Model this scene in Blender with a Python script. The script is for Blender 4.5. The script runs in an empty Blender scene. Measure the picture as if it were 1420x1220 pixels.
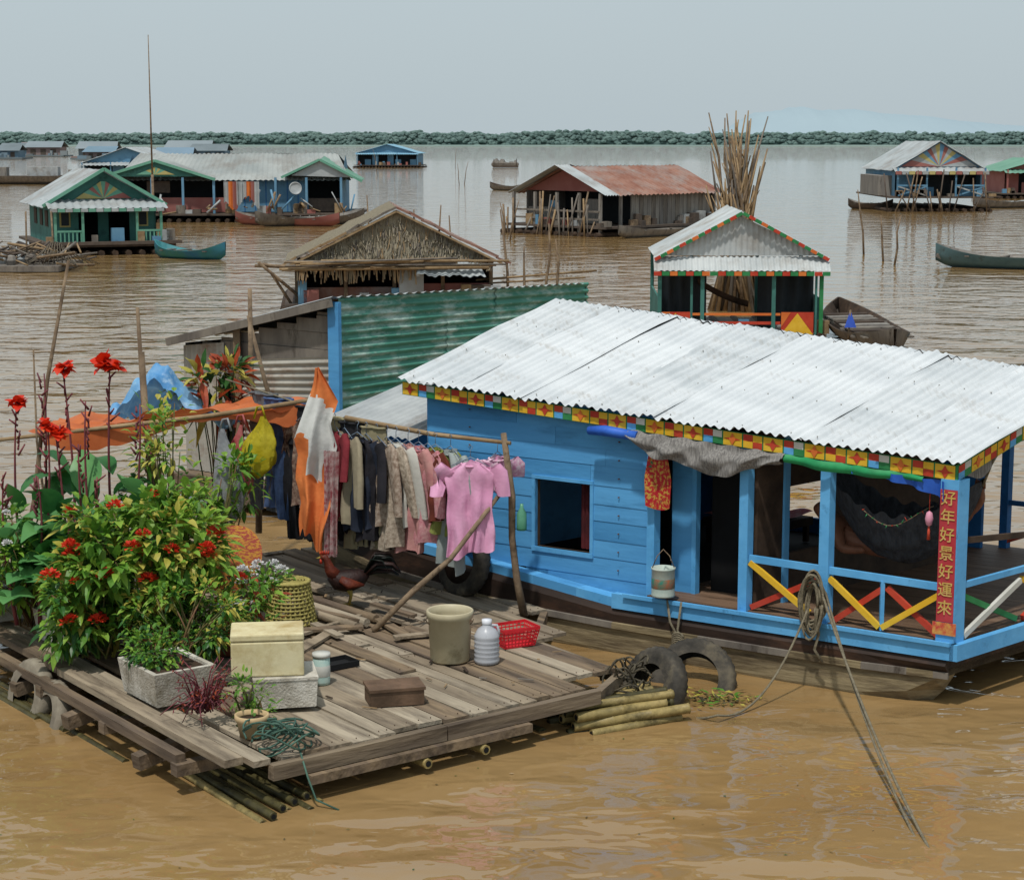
import bpy, math, random
from mathutils import Vector as V, Matrix, noise
random.seed(7)
R=random.random
def U(a,b): return a+(b-a)*R()
sc=bpy.context.scene
COL=sc.collection
# ------------------------------------------------------------------ materials
def lin(h,k=1.0):
    h=h.lstrip('#'); o=[]
    for i in (0,2,4):
        c=int(h[i:i+2],16)/255
        o.append((c/12.92 if c<=.04045 else ((c+.055)/1.055)**2.4)*k)
    return (o[0],o[1],o[2],1)
MATS={}
def mk(name,c1,c2=None,sc_=3,rough=.6,bump=0.0,metal=0,stretch=(1,1,1),rz=0,lo=.35,hi=.65,c3=None,sc3=1.0,lo3=.55,hi3=.7,spec=.3,transl=0,bsc=None,k=1.0):
    if name in MATS: return MATS[name]
    m=bpy.data.materials.new(name); m.use_nodes=True
    nt=m.node_tree; N=nt.nodes; Lk=nt.links; p=N['Principled BSDF']
    p.inputs['Roughness'].default_value=rough; p.inputs['Metallic'].default_value=metal
    p.inputs['Specular IOR Level'].default_value=spec
    c2=c2 or c1
    tc=N.new('ShaderNodeTexCoord'); mr=N.new('ShaderNodeMapping'); ms=N.new('ShaderNodeMapping')
    mr.inputs['Rotation'].default_value=(0,0,math.radians(rz)); ms.inputs['Scale'].default_value=stretch
    Lk.new(tc.outputs['Object'],mr.inputs[0]); Lk.new(mr.outputs[0],ms.inputs[0])
    n=N.new('ShaderNodeTexNoise'); n.inputs['Scale'].default_value=sc_; n.inputs['Detail'].default_value=7; n.inputs['Roughness'].default_value=.62
    Lk.new(ms.outputs[0],n.inputs['Vector'])
    r=N.new('ShaderNodeValToRGB'); r.color_ramp.elements[0].position=lo; r.color_ramp.elements[1].position=hi
    r.color_ramp.elements[0].color=lin(c1,k); r.color_ramp.elements[1].color=lin(c2,k)
    Lk.new(n.outputs[0],r.inputs[0]); out=r.outputs[0]
    if c3:
        n3=N.new('ShaderNodeTexNoise'); n3.inputs['Scale'].default_value=sc3; n3.inputs['Detail'].default_value=8; n3.inputs['Roughness'].default_value=.7
        Lk.new(ms.outputs[0],n3.inputs['Vector'])
        r3=N.new('ShaderNodeValToRGB'); r3.color_ramp.elements[0].position=lo3; r3.color_ramp.elements[1].position=hi3
        Lk.new(n3.outputs[0],r3.inputs[0])
        mx=N.new('ShaderNodeMix'); mx.data_type='RGBA'; mx.inputs[7].default_value=lin(c3,k)
        Lk.new(r3.outputs[0],mx.inputs[0]); Lk.new(out,mx.inputs[6]); out=mx.outputs[2]
    Lk.new(out,p.inputs['Base Color'])
    if bump:
        nb=N.new('ShaderNodeTexNoise'); nb.inputs['Scale'].default_value=bsc or sc_*4; nb.inputs['Detail'].default_value=5
        Lk.new(ms.outputs[0],nb.inputs['Vector'])
        b=N.new('ShaderNodeBump'); b.inputs['Strength'].default_value=bump; b.inputs['Distance'].default_value=.02
        Lk.new(nb.outputs[0],b.inputs['Height']); Lk.new(b.outputs[0],p.inputs['Normal'])
    if transl:
        t=N.new('ShaderNodeBsdfTranslucent'); Lk.new(out,t.inputs[0]); mx=N.new('ShaderNodeMixShader'); mx.inputs[0].default_value=transl
        Lk.new(p.outputs[0],mx.inputs[1]); Lk.new(t.outputs[0],mx.inputs[2]); Lk.new(mx.outputs[0],N['Material Output'].inputs[0])
    MATS[name]=m; return m
# ------------------------------------------------------------------ mesh builder
class MB:
    def __init__(s,name,parent=None):
        s.name=name; s.v=[]; s.f=[]; s.m=[]; s.s=[]; s.mats=[]; s.parent=parent
    def mi(s,mat):
        if mat not in s.mats: s.mats.append(mat)
        return s.mats.index(mat)
    def add(s,vs,fs,mat,smooth=False):
        o=len(s.v); s.v.extend([tuple(x) for x in vs]); i=s.mi(mat)
        for f in fs: s.f.append(tuple(o+k for k in f)); s.m.append(i); s.s.append(smooth)
    def box(s,F,x0,x1,y0,y1,z0,z1,mat):
        P=[F(x,y,z) for z in (z0,z1) for x,y in ((x0,y0),(x1,y0),(x1,y1),(x0,y1))]
        s.add(P,[(0,3,2,1),(4,5,6,7),(0,1,5,4),(1,2,6,5),(2,3,7,6),(3,0,4,7)],mat)
    def hexa(s,P,mat):
        s.add(P,[(0,3,2,1),(4,5,6,7),(0,1,5,4),(1,2,6,5),(2,3,7,6),(3,0,4,7)],mat)
    def quad(s,P,mat): s.add(P,[tuple(range(len(P)))],mat)
    def beam(s,p,q,w,h,mat,up=(0,0,1)):
        p=V(p);q=V(q);d=(q-p).normalized();u=V(up)
        if abs(d.dot(u))>.95: u=V((0,1,0))
        x=d.cross(u).normalized()*w/2; y=x.cross(d).normalized()*h/2
        P=[p-x-y,p+x-y,q+x-y,q-x-y,p-x+y,p+x+y,q+x+y,q-x+y]; s.hexa(P,mat)
    def tube(s,pts,r,mat,n=8,flat=1.0,smooth=True):
        pts=[V(p) for p in pts]; k=len(pts)
        rs=r if isinstance(r,(list,tuple)) else [r]*k
        vs=[];fs=[];pu=None
        for i,p in enumerate(pts):
            d=(pts[min(i+1,k-1)]-pts[max(i-1,0)])
            if d.length<1e-9: d=V((0,0,1))
            d.normalize()
            if pu is None: u=d.orthogonal().normalized()
            else:
                u=pu-d*pu.dot(d)
                u=u.normalized() if u.length>1e-6 else d.orthogonal().normalized()
            pu=u; w=d.cross(u)
            for j in range(n):
                a=2*math.pi*j/n; vs.append(p+u*math.cos(a)*rs[i]+w*math.sin(a)*rs[i]*flat)
        for i in range(k-1):
            for j in range(n):
                a=i*n+j;b=i*n+(j+1)%n; fs.append((a,b,b+n,a+n))
        s.add(vs,fs,mat,smooth)
        o=len(s.v)-len(vs); mi=s.mi(mat)
        s.f.append(tuple(o+j for j in range(n))[::-1]); s.m.append(mi); s.s.append(False)
        s.f.append(tuple(o+(k-1)*n+j for j in range(n))); s.m.append(mi); s.s.append(False)
    def lathe(s,c,prof,mat,n=20,T=None,smooth=True):
        c=V(c); vs=[];fs=[]
        for r,z in prof:
            for j in range(n):
                a=2*math.pi*j/n; q=V((r*math.cos(a),r*math.sin(a),z)); vs.append(c+(T@q if T else q))
        for i in range(len(prof)-1):
            for j in range(n):
                a=i*n+j;b=i*n+(j+1)%n; fs.append((a,b,b+n,a+n))
        s.add(vs,fs,mat,smooth)
    def corr(s,p0,p1,p2,p3,waves,amp,mat,rows=3,k=6,warp=0.0,seed=0):
        # p0->p1 across the waves, p0->p3 down the flutes
        p0,p1,p2,p3=map(V,(p0,p1,p2,p3)); n=(p1-p0).cross(p3-p0).normalized()
        if n.z<0: n=-n
        m=int(waves*k); vs=[];fs=[]
        for j in range(rows+1):
            t=j/rows
            for i in range(m+1):
                u=i/m; p=(p0*(1-u)+p1*u)*(1-t)+(p3*(1-u)+p2*u)*t
                h=amp*math.sin(2*math.pi*waves*u)
                if warp: h+=warp*noise.noise(V((u*6+seed,t*2.5,seed*.7)))
                vs.append(p+n*h)
        for j in range(rows):
            for i in range(m):
                a=j*(m+1)+i; fs.append((a,a+1,a+m+2,a+m+1))
        s.add(vs,fs,mat,True)
    def grid(s,fn,nu,nv,mat,smooth=True):
        vs=[fn(i/nu,j/nv) for j in range(nv+1) for i in range(nu+1)]
        fs=[(j*(nu+1)+i,j*(nu+1)+i+1,(j+1)*(nu+1)+i+1,(j+1)*(nu+1)+i) for j in range(nv) for i in range(nu)]
        s.add(vs,fs,mat,smooth)
    def done(s):
        me=bpy.data.meshes.new(s.name); me.from_pydata(s.v,[],s.f)
        for m in s.mats: me.materials.append(m)
        me.polygons.foreach_set('material_index',s.m); me.polygons.foreach_set('use_smooth',s.s); me.update()
        ob=bpy.data.objects.new(s.name,me); COL.objects.link(ob)
        if s.parent: ob.parent=s.parent
        return ob
def empty(name):
    e=bpy.data.objects.new(name,None); COL.objects.link(e); e.empty_display_size=.3; return e
class Grp:
    def __init__(s,name): s.e=empty(name); s.p={}
    def __getitem__(s,k):
        if k not in s.p: s.p[k]=MB(k,s.e)
        return s.p[k]
    def done(s):
        for m in s.p.values():
            if m.v: m.done()
def frame(o,ex,ey=None):
    ex=V((ex[0],ex[1],0)).normalized(); ey=V((-ex.y,ex.x,0)) if ey is None else V((ey[0],ey[1],0))
    def F(x,y,z): return V((o[0]+ex.x*x+ey.x*y,o[1]+ex.y*x+ey.y*y,z))
    return F
WF=lambda x,y,z: V((x,y,z))
# common materials
blue=mk('blue_paint','4a8fc4','58a0d4',2.2,.55,.3,c3='35709e',sc3=5,lo3=.54,hi3=.8,stretch=(.25,1,1.2),rz=33,k=.95)
blue2=mk('blue_paint_light','62a9da','5098cc',3,.5,.2,c3='3a7099',sc3=9,lo3=.58,hi3=.8)
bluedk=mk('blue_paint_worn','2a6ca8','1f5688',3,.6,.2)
tin=mk('white_tin_roof','bcc1c4','cdd1d3',1.3,.45,.05,c3='9d9890',sc3=3.5,lo3=.56,hi3=.85,stretch=(2.6,.3,1),rz=-42,spec=.5)
tin2=mk('white_tin_roof_b','b2b8bb','c6cacc',1.7,.45,.05,c3='908a80',sc3=4,lo3=.54,hi3=.85,stretch=(2.6,.3,1),rz=-42,spec=.5)
greytin=mk('grey_tin','8d9294','a9adad',2,.5,.1,c3='6b5a4a',sc3=1.5,lo3=.5,hi3=.75)
rust=mk('rusty_tin','744a3c','8f6a5b',1.2,.75,.1,c3='8c8681',sc3=.7,lo3=.45,hi3=.7)
wood=[mk('weathered_plank_a','736757','998b76',6,.85,.5,stretch=(.12,1,1),rz=-127,c3='3f352c',sc3=9,lo3=.48,hi3=.72),
      mk('weathered_plank_b','827767','a69a86',7,.85,.5,stretch=(.12,1,1),rz=-127,c3='4e4439',sc3=8,lo3=.48,hi3=.72),
      mk('weathered_plank_c','5f5246','84725b',6,.85,.5,stretch=(.12,1,1),rz=-127,c3='322a22',sc3=8,lo3=.46,hi3=.72)]
beamw=mk('weathered_beam','64574a','81735f',6,.85,.6,stretch=(1,.12,1),rz=-127,c3='3a3027',sc3=8,lo3=.46,hi3=.7)
pole=mk('old_wood_pole','5c4c3c','8a7760',5,.85,.4,c3='33291f',sc3=8)
palepole=mk('pale_pole','9a8465','7a6347',4,.8,.3)
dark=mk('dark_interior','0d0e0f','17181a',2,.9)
darkwood=mk('dark_wood','2c231c','4a3b2f',4,.85,.3)
greywood=mk('grey_boards','5b5550','7d766c',3,.85,.3,stretch=(1,1,.3),c3='3b342d',sc3=5)
red=mk('red_paint','a8301f','b8442e',4,.6,.1,c3='6e2a20',sc3=9,lo3=.6,hi3=.8); yellow=mk('yellow_paint','cfa01e','dcb43a',4,.6,.1,c3='8f7430',sc3=9,lo3=.6,hi3=.8)
green=mk('green_paint','24703f','34824e',4,.6,.1); white=mk('white_paint','c4c4bd','b4b4ac',4,.6,.1)
orange=mk('orange_paint','c4622a','cf7636',4,.6)
rope=mk('rope','6a6250','8b826d',30,.9,.5,k=.85)
rubber=mk('tyre_rubber','2b2925','4d4840',6,.8,.3,c3='6f654f',sc3=3,lo3=.5,hi3=.8)
# ------------------------------------------------------------------ sky, sun, camera
w=bpy.data.worlds.new('World'); sc.world=w; w.use_nodes=True; nt=w.node_tree
bg=nt.nodes['Background']; sky=nt.nodes.new('ShaderNodeTexSky'); sky.sky_type='NISHITA'; sky.sun_disc=False
SUN=V((-.14,-.38,.91)).normalized()
el=math.asin(SUN.z); az=math.atan2(SUN.x,SUN.y)
sky.sun_elevation=el; sky.sun_rotation=az; sky.air_density=1.0; sky.dust_density=4; sky.ozone_density=1.5
mixw=nt.nodes.new('ShaderNodeMix'); mixw.data_type='RGBA'; mixw.inputs[0].default_value=.8
mixw.inputs[7].default_value=(5.6,6.55,7.0,1)
nt.links.new(sky.outputs[0],mixw.inputs[6]); nt.links.new(mixw.outputs[2],bg.inputs[0]); bg.inputs[1].default_value=.1
sl=bpy.data.lights.new('sun','SUN'); sl.energy=3.0; sl.angle=math.radians(2.5); sl.color=(1,.955,.89)
so=bpy.data.objects.new('sun',sl); COL.objects.link(so); so.rotation_euler=SUN.to_track_quat('Z','Y').to_euler(); so.location=(0,0,50)
cam=bpy.data.cameras.new('camera'); co=bpy.data.objects.new('camera',cam); COL.objects.link(co)
co.location=(0,0,4.2); co.rotation_euler=(math.radians(90)-math.atan(415/2600),0,0)
cam.lens=36*2600/1420; cam.sensor_width=36; cam.clip_end=30000; cam.clip_start=.1; sc.camera=co
sc.view_settings.view_transform='Standard'; sc.view_settings.look='None'; sc.view_settings.exposure=0
# ------------------------------------------------------------------ water
def water():
    m=bpy.data.materials.new('muddy_water'); m.use_nodes=True; nt=m.node_tree;N=nt.nodes;L=nt.links;p=N['Principled BSDF']
    tc=N.new('ShaderNodeTexCoord'); mp=N.new('ShaderNodeMapping'); mp.inputs['Scale'].default_value=(1,1.5,1); mp.inputs['Rotation'].default_value=(0,0,math.radians(-12))
    L.new(tc.outputs['Object'],mp.inputs[0])
    n=N.new('ShaderNodeTexNoise'); n.inputs['Scale'].default_value=.3; n.inputs['Detail'].default_value=4; L.new(mp.outputs[0],n.inputs[0])
    r=N.new('ShaderNodeValToRGB'); r.color_ramp.elements[0].position=.35; r.color_ramp.elements[1].position=.65
    r.color_ramp.elements[0].color=lin('85694283'[:6]); r.color_ramp.elements[1].color=lin('90764f'); L.new(n.outputs[0],r.inputs[0]); L.new(r.outputs[0],p.inputs['Base Color'])
    p.inputs['Roughness'].default_value=.03; p.inputs['IOR'].default_value=1.42; p.inputs['Specular IOR Level'].default_value=.75
    n1=N.new('ShaderNodeTexNoise'); n1.inputs['Scale'].default_value=2.2; n1.inputs['Detail'].default_value=2.0; n1.inputs['Distortion'].default_value=.3; L.new(mp.outputs[0],n1.inputs[0])
    n2=N.new('ShaderNodeTexNoise'); n2.inputs['Scale'].default_value=.6; n2.inputs['Detail'].default_value=1.5; n2.inputs['Distortion'].default_value=.5; L.new(mp.outputs[0],n2.inputs[0])
    ad=N.new('ShaderNodeMath'); ad.operation='MULTIPLY_ADD'; ad.inputs[1].default_value=4.0
    L.new(n2.outputs[0],ad.inputs[0]); L.new(n1.outputs[0],ad.inputs[2])
    b=N.new('ShaderNodeBump'); b.inputs['Strength'].default_value=.5; b.inputs['Distance'].default_value=.06; L.new(ad.outputs[0],b.inputs['Height']); L.new(b.outputs[0],p.inputs['Normal'])
    mb=MB('water'); mb.quad([(-9000,-200,0),(9000,-200,0),(9000,9500,0),(-9000,9500,0)],m); mb.done()
water()
# far shore, trees and hills
def far():
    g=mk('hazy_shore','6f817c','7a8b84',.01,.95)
    mb=MB('far_shore_ground'); 
    vs=[];fs=[]
    for i in range(61):
        x=-2500+i*90; y=1385+25*noise.noise(V((i*.3,0,0))); vs+= [(x,y,.02),(x,y+10,1.0),(x,y+3000,2.0)]
    for i in range(60):
        a=i*3; fs+=[(a,a+3,a+4,a+1),(a+1,a+4,a+5,a+2)]
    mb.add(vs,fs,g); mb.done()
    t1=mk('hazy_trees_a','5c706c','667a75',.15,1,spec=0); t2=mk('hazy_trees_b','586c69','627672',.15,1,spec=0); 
    mb=MB('distant_tree_line')
    import bmesh
    bm=bmesh.new(); bmesh.ops.create_icosphere(bm,subdivisions=1,radius=1); iv=[v.co.copy() for v in bm.verts]; ifc=[[v.index for v in f.verts] for f in bm.faces]; bm.free()
    # closed canopy band behind, clumps in front and on top
    def band(u,v):
        x=-640+u*1320; h=9.5+3.0*noise.noise(V((x*.008,0,3)))+1.6*noise.noise(V((x*.05,1,3)))+1.0*noise.noise(V((x*.22,1,3)))
        return V((x,1404+20*v*v+2*noise.noise(V((x*.2,v*9,1))),h*math.sin(v*1.57)))
    mb.grid(band,900,6,t2,False)
    for i in range(6500):
        x=U(-630,670); hh=9.5+3.0*noise.noise(V((x*.008,0,3)))+1.6*noise.noise(V((x*.05,1,3)))
        z=hh*math.sqrt(R())*U(.85,1.06); y=1400+U(0,5)+z*.6; rx=U(1.0,3.0); s=R()*50
        vs=[V((x+v.x*rx*(1.15+.5*noise.noise(v*2+V((s,0,0)))),y+v.y*rx*.7,z+v.z*rx*.62*(1+.5*noise.noise(v*1.9+V((0,s,0)))))) for v in iv]
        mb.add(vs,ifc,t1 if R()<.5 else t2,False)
    mb.done()
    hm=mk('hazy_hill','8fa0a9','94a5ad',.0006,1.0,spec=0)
    mb=MB('distant_hill')
    def hf(u,v):
        x=700+u*3600; px=710+2600*x/9000
        e=0
        for c,s,h in ((1110,55,34),(1060,32,16),(1165,60,28),(1230,70,26),(1310,90,24),(1420,120,16)): e+=h*.72*math.exp(-((px-c)/s)**2)
        e+=5*noise.noise(V((px*.02,0,0)))*min(1,e/10)+2*noise.noise(V((px*.1,0,0)))*min(1,e/10)
        return V((x,9000+v*900,math.sin(min(v*1.57,1.57))*(e*3.42+40)))
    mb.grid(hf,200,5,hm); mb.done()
far()
# ------------------------------------------------------------------ blue houseboat
O=(-.95,16.38); A=V((.835,-.551,0)); B2=V((.760,.697,0))
def BF(s,w_,z): return V((O[0]+A.x*s+B2.x*w_,O[1]+A.y*s+B2.y*w_,z))
ez=lambda s: 2.15-.053*s
rz_=lambda s: 2.72-.076*s
def houseboat():
    G=Grp('blue_houseboat')
    rf=G['roof']; n=8; ds=5.12/n
    for i in range(n):
        s0=-.02+i*ds; s1=s0+ds+.03; mt=tin if i%3 else tin2; dz=.010*(i%2)+U(0,.004); el=U(-.015,.02)
        rf.corr(BF(s0,-.07+el,ez(s0)-.02+dz),BF(s1,-.07+el,ez(s1)-.02+dz),BF(s1,1.8,rz_(s1)+dz),BF(s0,1.8,rz_(s0)+dz),8.5,.0135,mt,8,8,warp=.03,seed=i)
        rf.corr(BF(s0,3.67,ez(s0)-.02+dz),BF(s1,3.67,ez(s1)-.02+dz),BF(s1,1.8,rz_(s1)+dz),BF(s0,1.8,rz_(s0)+dz),8.5,.0135,mt,3,6)
    nails=G['roof_nails']; nm=mk('nail','8a8a88','9f9c96',9,.5)
    for i in range(n):
        for k in range(3):
            s=.1+i*ds+k*.21
            for t in (.04,.36,.68,.96):
                p=BF(s,-.07+1.87*t,(ez(s)-.02)*(1-t)+rz_(s)*t+.010); nails.tube([p,p+V((0,0,.012))],.005,nm,5)
    tr=G['eave_trim']
    def trim(PF,L,seed=0):
        tr.hexa([PF(0,0,-.025),PF(L,0,-.025),PF(L,0,0),PF(0,0,0),PF(0,1,-.025),PF(L,1,-.025),PF(L,1,0),PF(0,1,0)],green)
        x=0;i=seed
        def q(pts,mat,d=.003): tr.quad([PF(a,b,d) for a,b in pts],mat)
        while x<L-.05:
            c=.175; a=x+.006; b=min(x+c-.006,L)
            if i%2==0:
                q([(a,.04),(b,.04),(b,.96),(a,.96)],yellow); m_=(a+b)/2
                q([(a+.005,.5),(m_,.38),(b-.005,.5),(m_,.62)],red,.006)
                q([(m_,.08),(m_+.03,.5),(m_,.92),(m_-.03,.5)],orange if i%4 else red,.008)
            else:
                m_=(a+b)/2
                q([(a,.04),(m_,.04),(m_,.5),(a,.5)],blue2 if i%4==1 else yellow); q([(m_+.002,.5),(b,.5),(b,.96),(m_+.002,.96)],white if i%4==1 else yellow)
                q([(a,.5),(m_,.5),(m_,.96),(a,.96)],red); q([(m_+.002,.04),(b,.04),(b,.5),(m_+.002,.5)],green if i%4==1 else red)
            x+=c; i+=1
    trim(lambda x,h,d:BF(x,-.02,ez(x)-.155+.115*h)-V((.551,.835,0))*d,5.06)
    def raft_end(x,h,d):
        t=x/1.95; w_=t*1.8-.02; s=5.08
        z=(ez(s)-.155)*(1-t)+(rz_(s)-.14)*t+.115*h
        return BF(s+d,w_,z)
    trim(raft_end,1.95,1)
    def raft_back(x,h,d):
        t=x/1.95; w_=3.62-t*1.82; s=5.08
        z=(ez(s)-.155)*(1-t)+(rz_(s)-.14)*t+.115*h
        return BF(s+d,w_,z)
    trim(raft_back,1.95,1)
    fr=G['roof_frame']
    for k in range(7):
        s=.3+k*.78; fr.beam(BF(s,0,ez(s)-.09),BF(s,1.8,rz_(s)-.07),.04,.06,darkwood); fr.beam(BF(s,3.6,ez(s)-.09),BF(s,1.8,rz_(s)-.07),.04,.06,darkwood)
    fr.beam(BF(0,1.8,rz_(0)-.08),BF(5.05,1.8,rz_(5.05)-.08),.06,.08,darkwood)
    fr.beam(BF(.1,3.5,ez(0)-.13),BF(5.0,3.5,ez(5)-.13),.06,.08,blue2)
    wl=G['cabin_walls']
    blue_b=mk('blue_paint_b','4286ba','529acd',2.6,.55,.35,c3='33698f',sc3=6,lo3=.52,hi3=.8,stretch=(.25,1,1.2),rz=33,k=.95)
    def board(s0,s1,z0,z1,j,w0=.1):
        o=.006 
        P=[BF(s0,w0-o,z0),BF(s1,w0-o,z0),BF(s1,w0+.02,z0),BF(s0,w0+.02,z0),BF(s0,w0-.001,z1),BF(s1,w0-.001,z1),BF(s1,w0+.02,z1),BF(s0,w0+.02,z1)]
        wl.hexa(P,blue if j%3 else blue_b)
    zz=.45
    ws0,ws1,wz0,wz1=1.29,1.84,.77,1.36
    hs=[.13,.17,.15,.16,.14,.16,.17,.14,.15,.15,.16]
    j=0
    while zz<2.0:
        z1=min(zz+hs[j%len(hs)],2.02)
        sB=.17 if zz>.62 else max(.17,2.2-(zz-.36)/.115)
        if z1>wz0 and zz<wz1:
            board(sB,ws0,zz,z1,j); board(ws1,2.45,zz,z1,j)
            if zz<wz0: board(ws0,ws1,zz,wz0,j)
            if z1>wz1: board(ws0,ws1,wz1,z1,j)
        else:
            sj=U(1.0,2.0); board(sB,sj-.003,zz,z1,j); board(sj,2.45,zz,z1,j+1)
        zz=z1; j+=1
    for s_ in (.62,2.12):
        for k in range(9): wl.tube([BF(s_,.09,.66+k*.155),BF(s_,.078,.66+k*.155)],.006,mk('rust_spot','5a3c28','6e4a34',9,.9),6)
    wl.box(BF,.19,ws0,.13,.15,.5,2.0,darkwood); wl.box(BF,ws1,2.45,.13,.15,.4,2.0,darkwood)
    wl.box(BF,ws0,ws1,.13,.15,.4,wz0,darkwood); wl.box(BF,ws0,ws1,.13,.15,wz1,2.0,darkwood)
    wl.box(BF,.15,.19,.1,3.3,.45,2.05,blue)
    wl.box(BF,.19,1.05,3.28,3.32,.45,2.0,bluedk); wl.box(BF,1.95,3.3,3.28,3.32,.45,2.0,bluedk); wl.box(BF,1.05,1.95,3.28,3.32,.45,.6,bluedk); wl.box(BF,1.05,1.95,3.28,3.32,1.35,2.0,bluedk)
    wl.add([BF(.17,.0,2.03),BF(.17,3.6,2.03),BF(.17,1.8,2.66)],[(0,1,2)],blue)
    wl.box(BF,3.34,3.38,.1,.42,.5,1.95,darkwood); wl.box(BF,3.34,3.38,.42,.95,.5,.9,darkwood); wl.box(BF,3.34,3.38,.42,.95,1.45,2.0,darkwood); wl.box(BF,3.34,3.38,.95,2.5,.5,2.0,darkwood); wl.box(BF,3.35,3.40,.40,.46,.5,1.9,blue2)
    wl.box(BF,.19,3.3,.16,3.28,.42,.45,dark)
    wl.box(BF,2.40,2.47,.07,.14,.42,1.98,blue2)
    wl.box(BF,2.47,2.66,.28,.31,.5,1.95,blue); wl.box(BF,2.66,2.70,.27,.32,.5,1.8,blue2)
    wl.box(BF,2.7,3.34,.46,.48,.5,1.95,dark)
    wn=G['window_frame']
    for (a,b,c,d) in ((ws0-.03,ws1+.03,wz0-.04,wz0),(ws0-.03,ws1+.03,wz1,wz1+.03)): wn.box(BF,a,b,.083,.12,c,d,blue2)
    for (a,b) in ((ws0-.03,ws0),(ws1,ws1+.03)): wn.box(BF,a,b,.086,.117,wz0,wz1,blue2)
    cur=mk('window_curtain','3a1418','5a2024',6,.9)
    wn.grid(lambda u,v:BF(1.66+u*.18,.2+.02*math.sin(u*30),.78+v*.56),20,2,cur)
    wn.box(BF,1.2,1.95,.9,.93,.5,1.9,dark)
    dk=G['porch_deck']
    for i in range(24):
        w0=.02+i*.145; dk.box(BF,2.45,5.06,w0,w0+.14,.47+U(0,.006),.505,woodB)
    dk.box(BF,2.18,5.12,-.06,0.0,.375,.50,blue2)
    dk.box(BF,2.3,5.1,-.085,-.06,.485,.515,blue2)
    dk.box(BF,5.09,5.15,-.06,3.5,.375,.50,blue2)
    for k in range(8):
        s0=-1.2+k*.43; s1=s0+.43
        f=lambda s: .40+max(0,(2.2-s))*.115
        P=[BF(s0,-.03,f(s0)-.03),BF(s1,-.03,f(s1)-.03),BF(s1,.09,f(s1)-.03),BF(s0,.09,f(s0)-.03),BF(s0,-.03,f(s0)+.05),BF(s1,-.03,f(s1)+.05),BF(s1,.09,f(s1)+.05),BF(s0,.09,f(s0)+.05)]
        dk.hexa(P,blue2 if k%2 else blue)
        P=[BF(s0,.02,f(s0)+.05),BF(s1,.02,f(s1)+.05),BF(s1,.1,f(s1)+.05),BF(s0,.1,f(s0)+.05),BF(s0,.06,f(s0)+.3),BF(s1,.06,f(s1)+.3),BF(s1,.09,f(s1)+.3),BF(s0,.09,f(s0)+.3)]
        if s1<.3 : dk.hexa(P,blue)
    po=G['porch_posts']
    for s,wd in ((3.33,.075),(4.02,.08)): po.box(BF,s-wd/2,s+wd/2,.0,.07,.5,ez(s)-.15,blue2)
    po.box(BF,4.96,5.10,-.03,.10,.50,ez(5)-.15,blue2)
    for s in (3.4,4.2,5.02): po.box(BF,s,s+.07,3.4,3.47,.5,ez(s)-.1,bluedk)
    po.box(BF,5.03,5.10,1.7,1.78,.5,2.2,blue2)
    rl=G['railing']
    def rb(s0,z0,s1,z1,m_,w0=.035,h=.045,t=.03): rl.beam(BF(s0,w0,z0),BF(s1,w0,z1),t,h,m_,up=(0,0,1))
    rb(3.37,.93,4.96,.905,blue2,.03,.055)
    rb(3.38,.90,3.90,.56,yellow,.02); rb(3.38,.53,3.97,.84,red,.045)
    rb(4.06,.86,4.48,.53,yellow,.02); rb(4.10,.53,4.50,.84,red,.045)
    rb(4.50,.53,4.94,.84,yellow,.02); rb(4.52,.84,4.94,.52,red,.045)
    rb(4.49,.89,4.49,.505,blue2,.03,.04)
    def rw(w0,z0,w1,z1,m_,s=5.07): rl.beam(BF(s,w0,z0),BF(s,w1,z1),.03,.045,m_)
    rw(.1,.92,1.7,.92,blue2,5.065); rw(.12,.84,.85,.53,green,5.055); rw(.12,.53,.85,.84,white,5.08); rw(.9,.84,1.65,.53,yellow,5.055); rw(.9,.53,1.65,.84,red,5.08); rw(1.78,.92,3.4,.92,blue2,5.065)
    rw(.1,1.25,1.7,1.10,darkwood,5.0)
    for s0,s1 in ((3.4,4.2),(4.24,5.0)): 
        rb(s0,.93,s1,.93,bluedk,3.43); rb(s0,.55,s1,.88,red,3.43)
    h=G['hull']; hb=mk('hull_tar','1d1613','35261d',3,.6,.3,stretch=(.3,1,1),rz=33,c3='5a4030',sc3=4,lo3=.52,hi3=.8); hl=mk('hull_mud','6f634b','938567',3.5,.8,.5,stretch=(.35,1,2.5),rz=33,c3='3b2f22',sc3=3,lo3=.44,hi3=.66)
    S=[-1.7,-1.2,-.4,.5,1.2,2.2,3.0,3.8,4.4,4.75,4.95,5.06]
    def sec(s):
        top=.375+max(0,(2.2-s))*.115
        wt=-.03+max(0,(.3-s))**2*.16
        bow=max(0,(s-4.3)/.76)
        zc=.235+max(0,(1.5-s))*.09+.01*bow
        wc=wt-.03+.06*bow
        zk=-.25+.55*bow**3
        wk=wt+.03+.15*bow
        return [(wt,top),(wt-.03,top-.05),(wc,zc),(wc-.01,(zc+zk)/2+.03),(wk,zk)]
    for side in (0,1):
        mp=(lambda w_:w_) if not side else (lambda w_:3.45-w_)
        for i in range(len(S)-1):
            a=sec(S[i]);b=sec(S[i+1])
            for k in range(4):
                h.add([BF(S[i],mp(a[k][0]),a[k][1]),BF(S[i+1],mp(b[k][0]),b[k][1]),BF(S[i+1],mp(b[k+1][0]),b[k+1][1]),BF(S[i],mp(a[k+1][0]),a[k+1][1])],[(0,1,2,3)],hb if k<2 else hl,False)
            if not side: h.beam(BF(S[i],a[2][0]-.01,a[2][1]),BF(S[i+1],b[2][0]-.01,b[2][1]),.04,.05,hl if i%2 else greywood)
    e=sec(S[-1])
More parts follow.
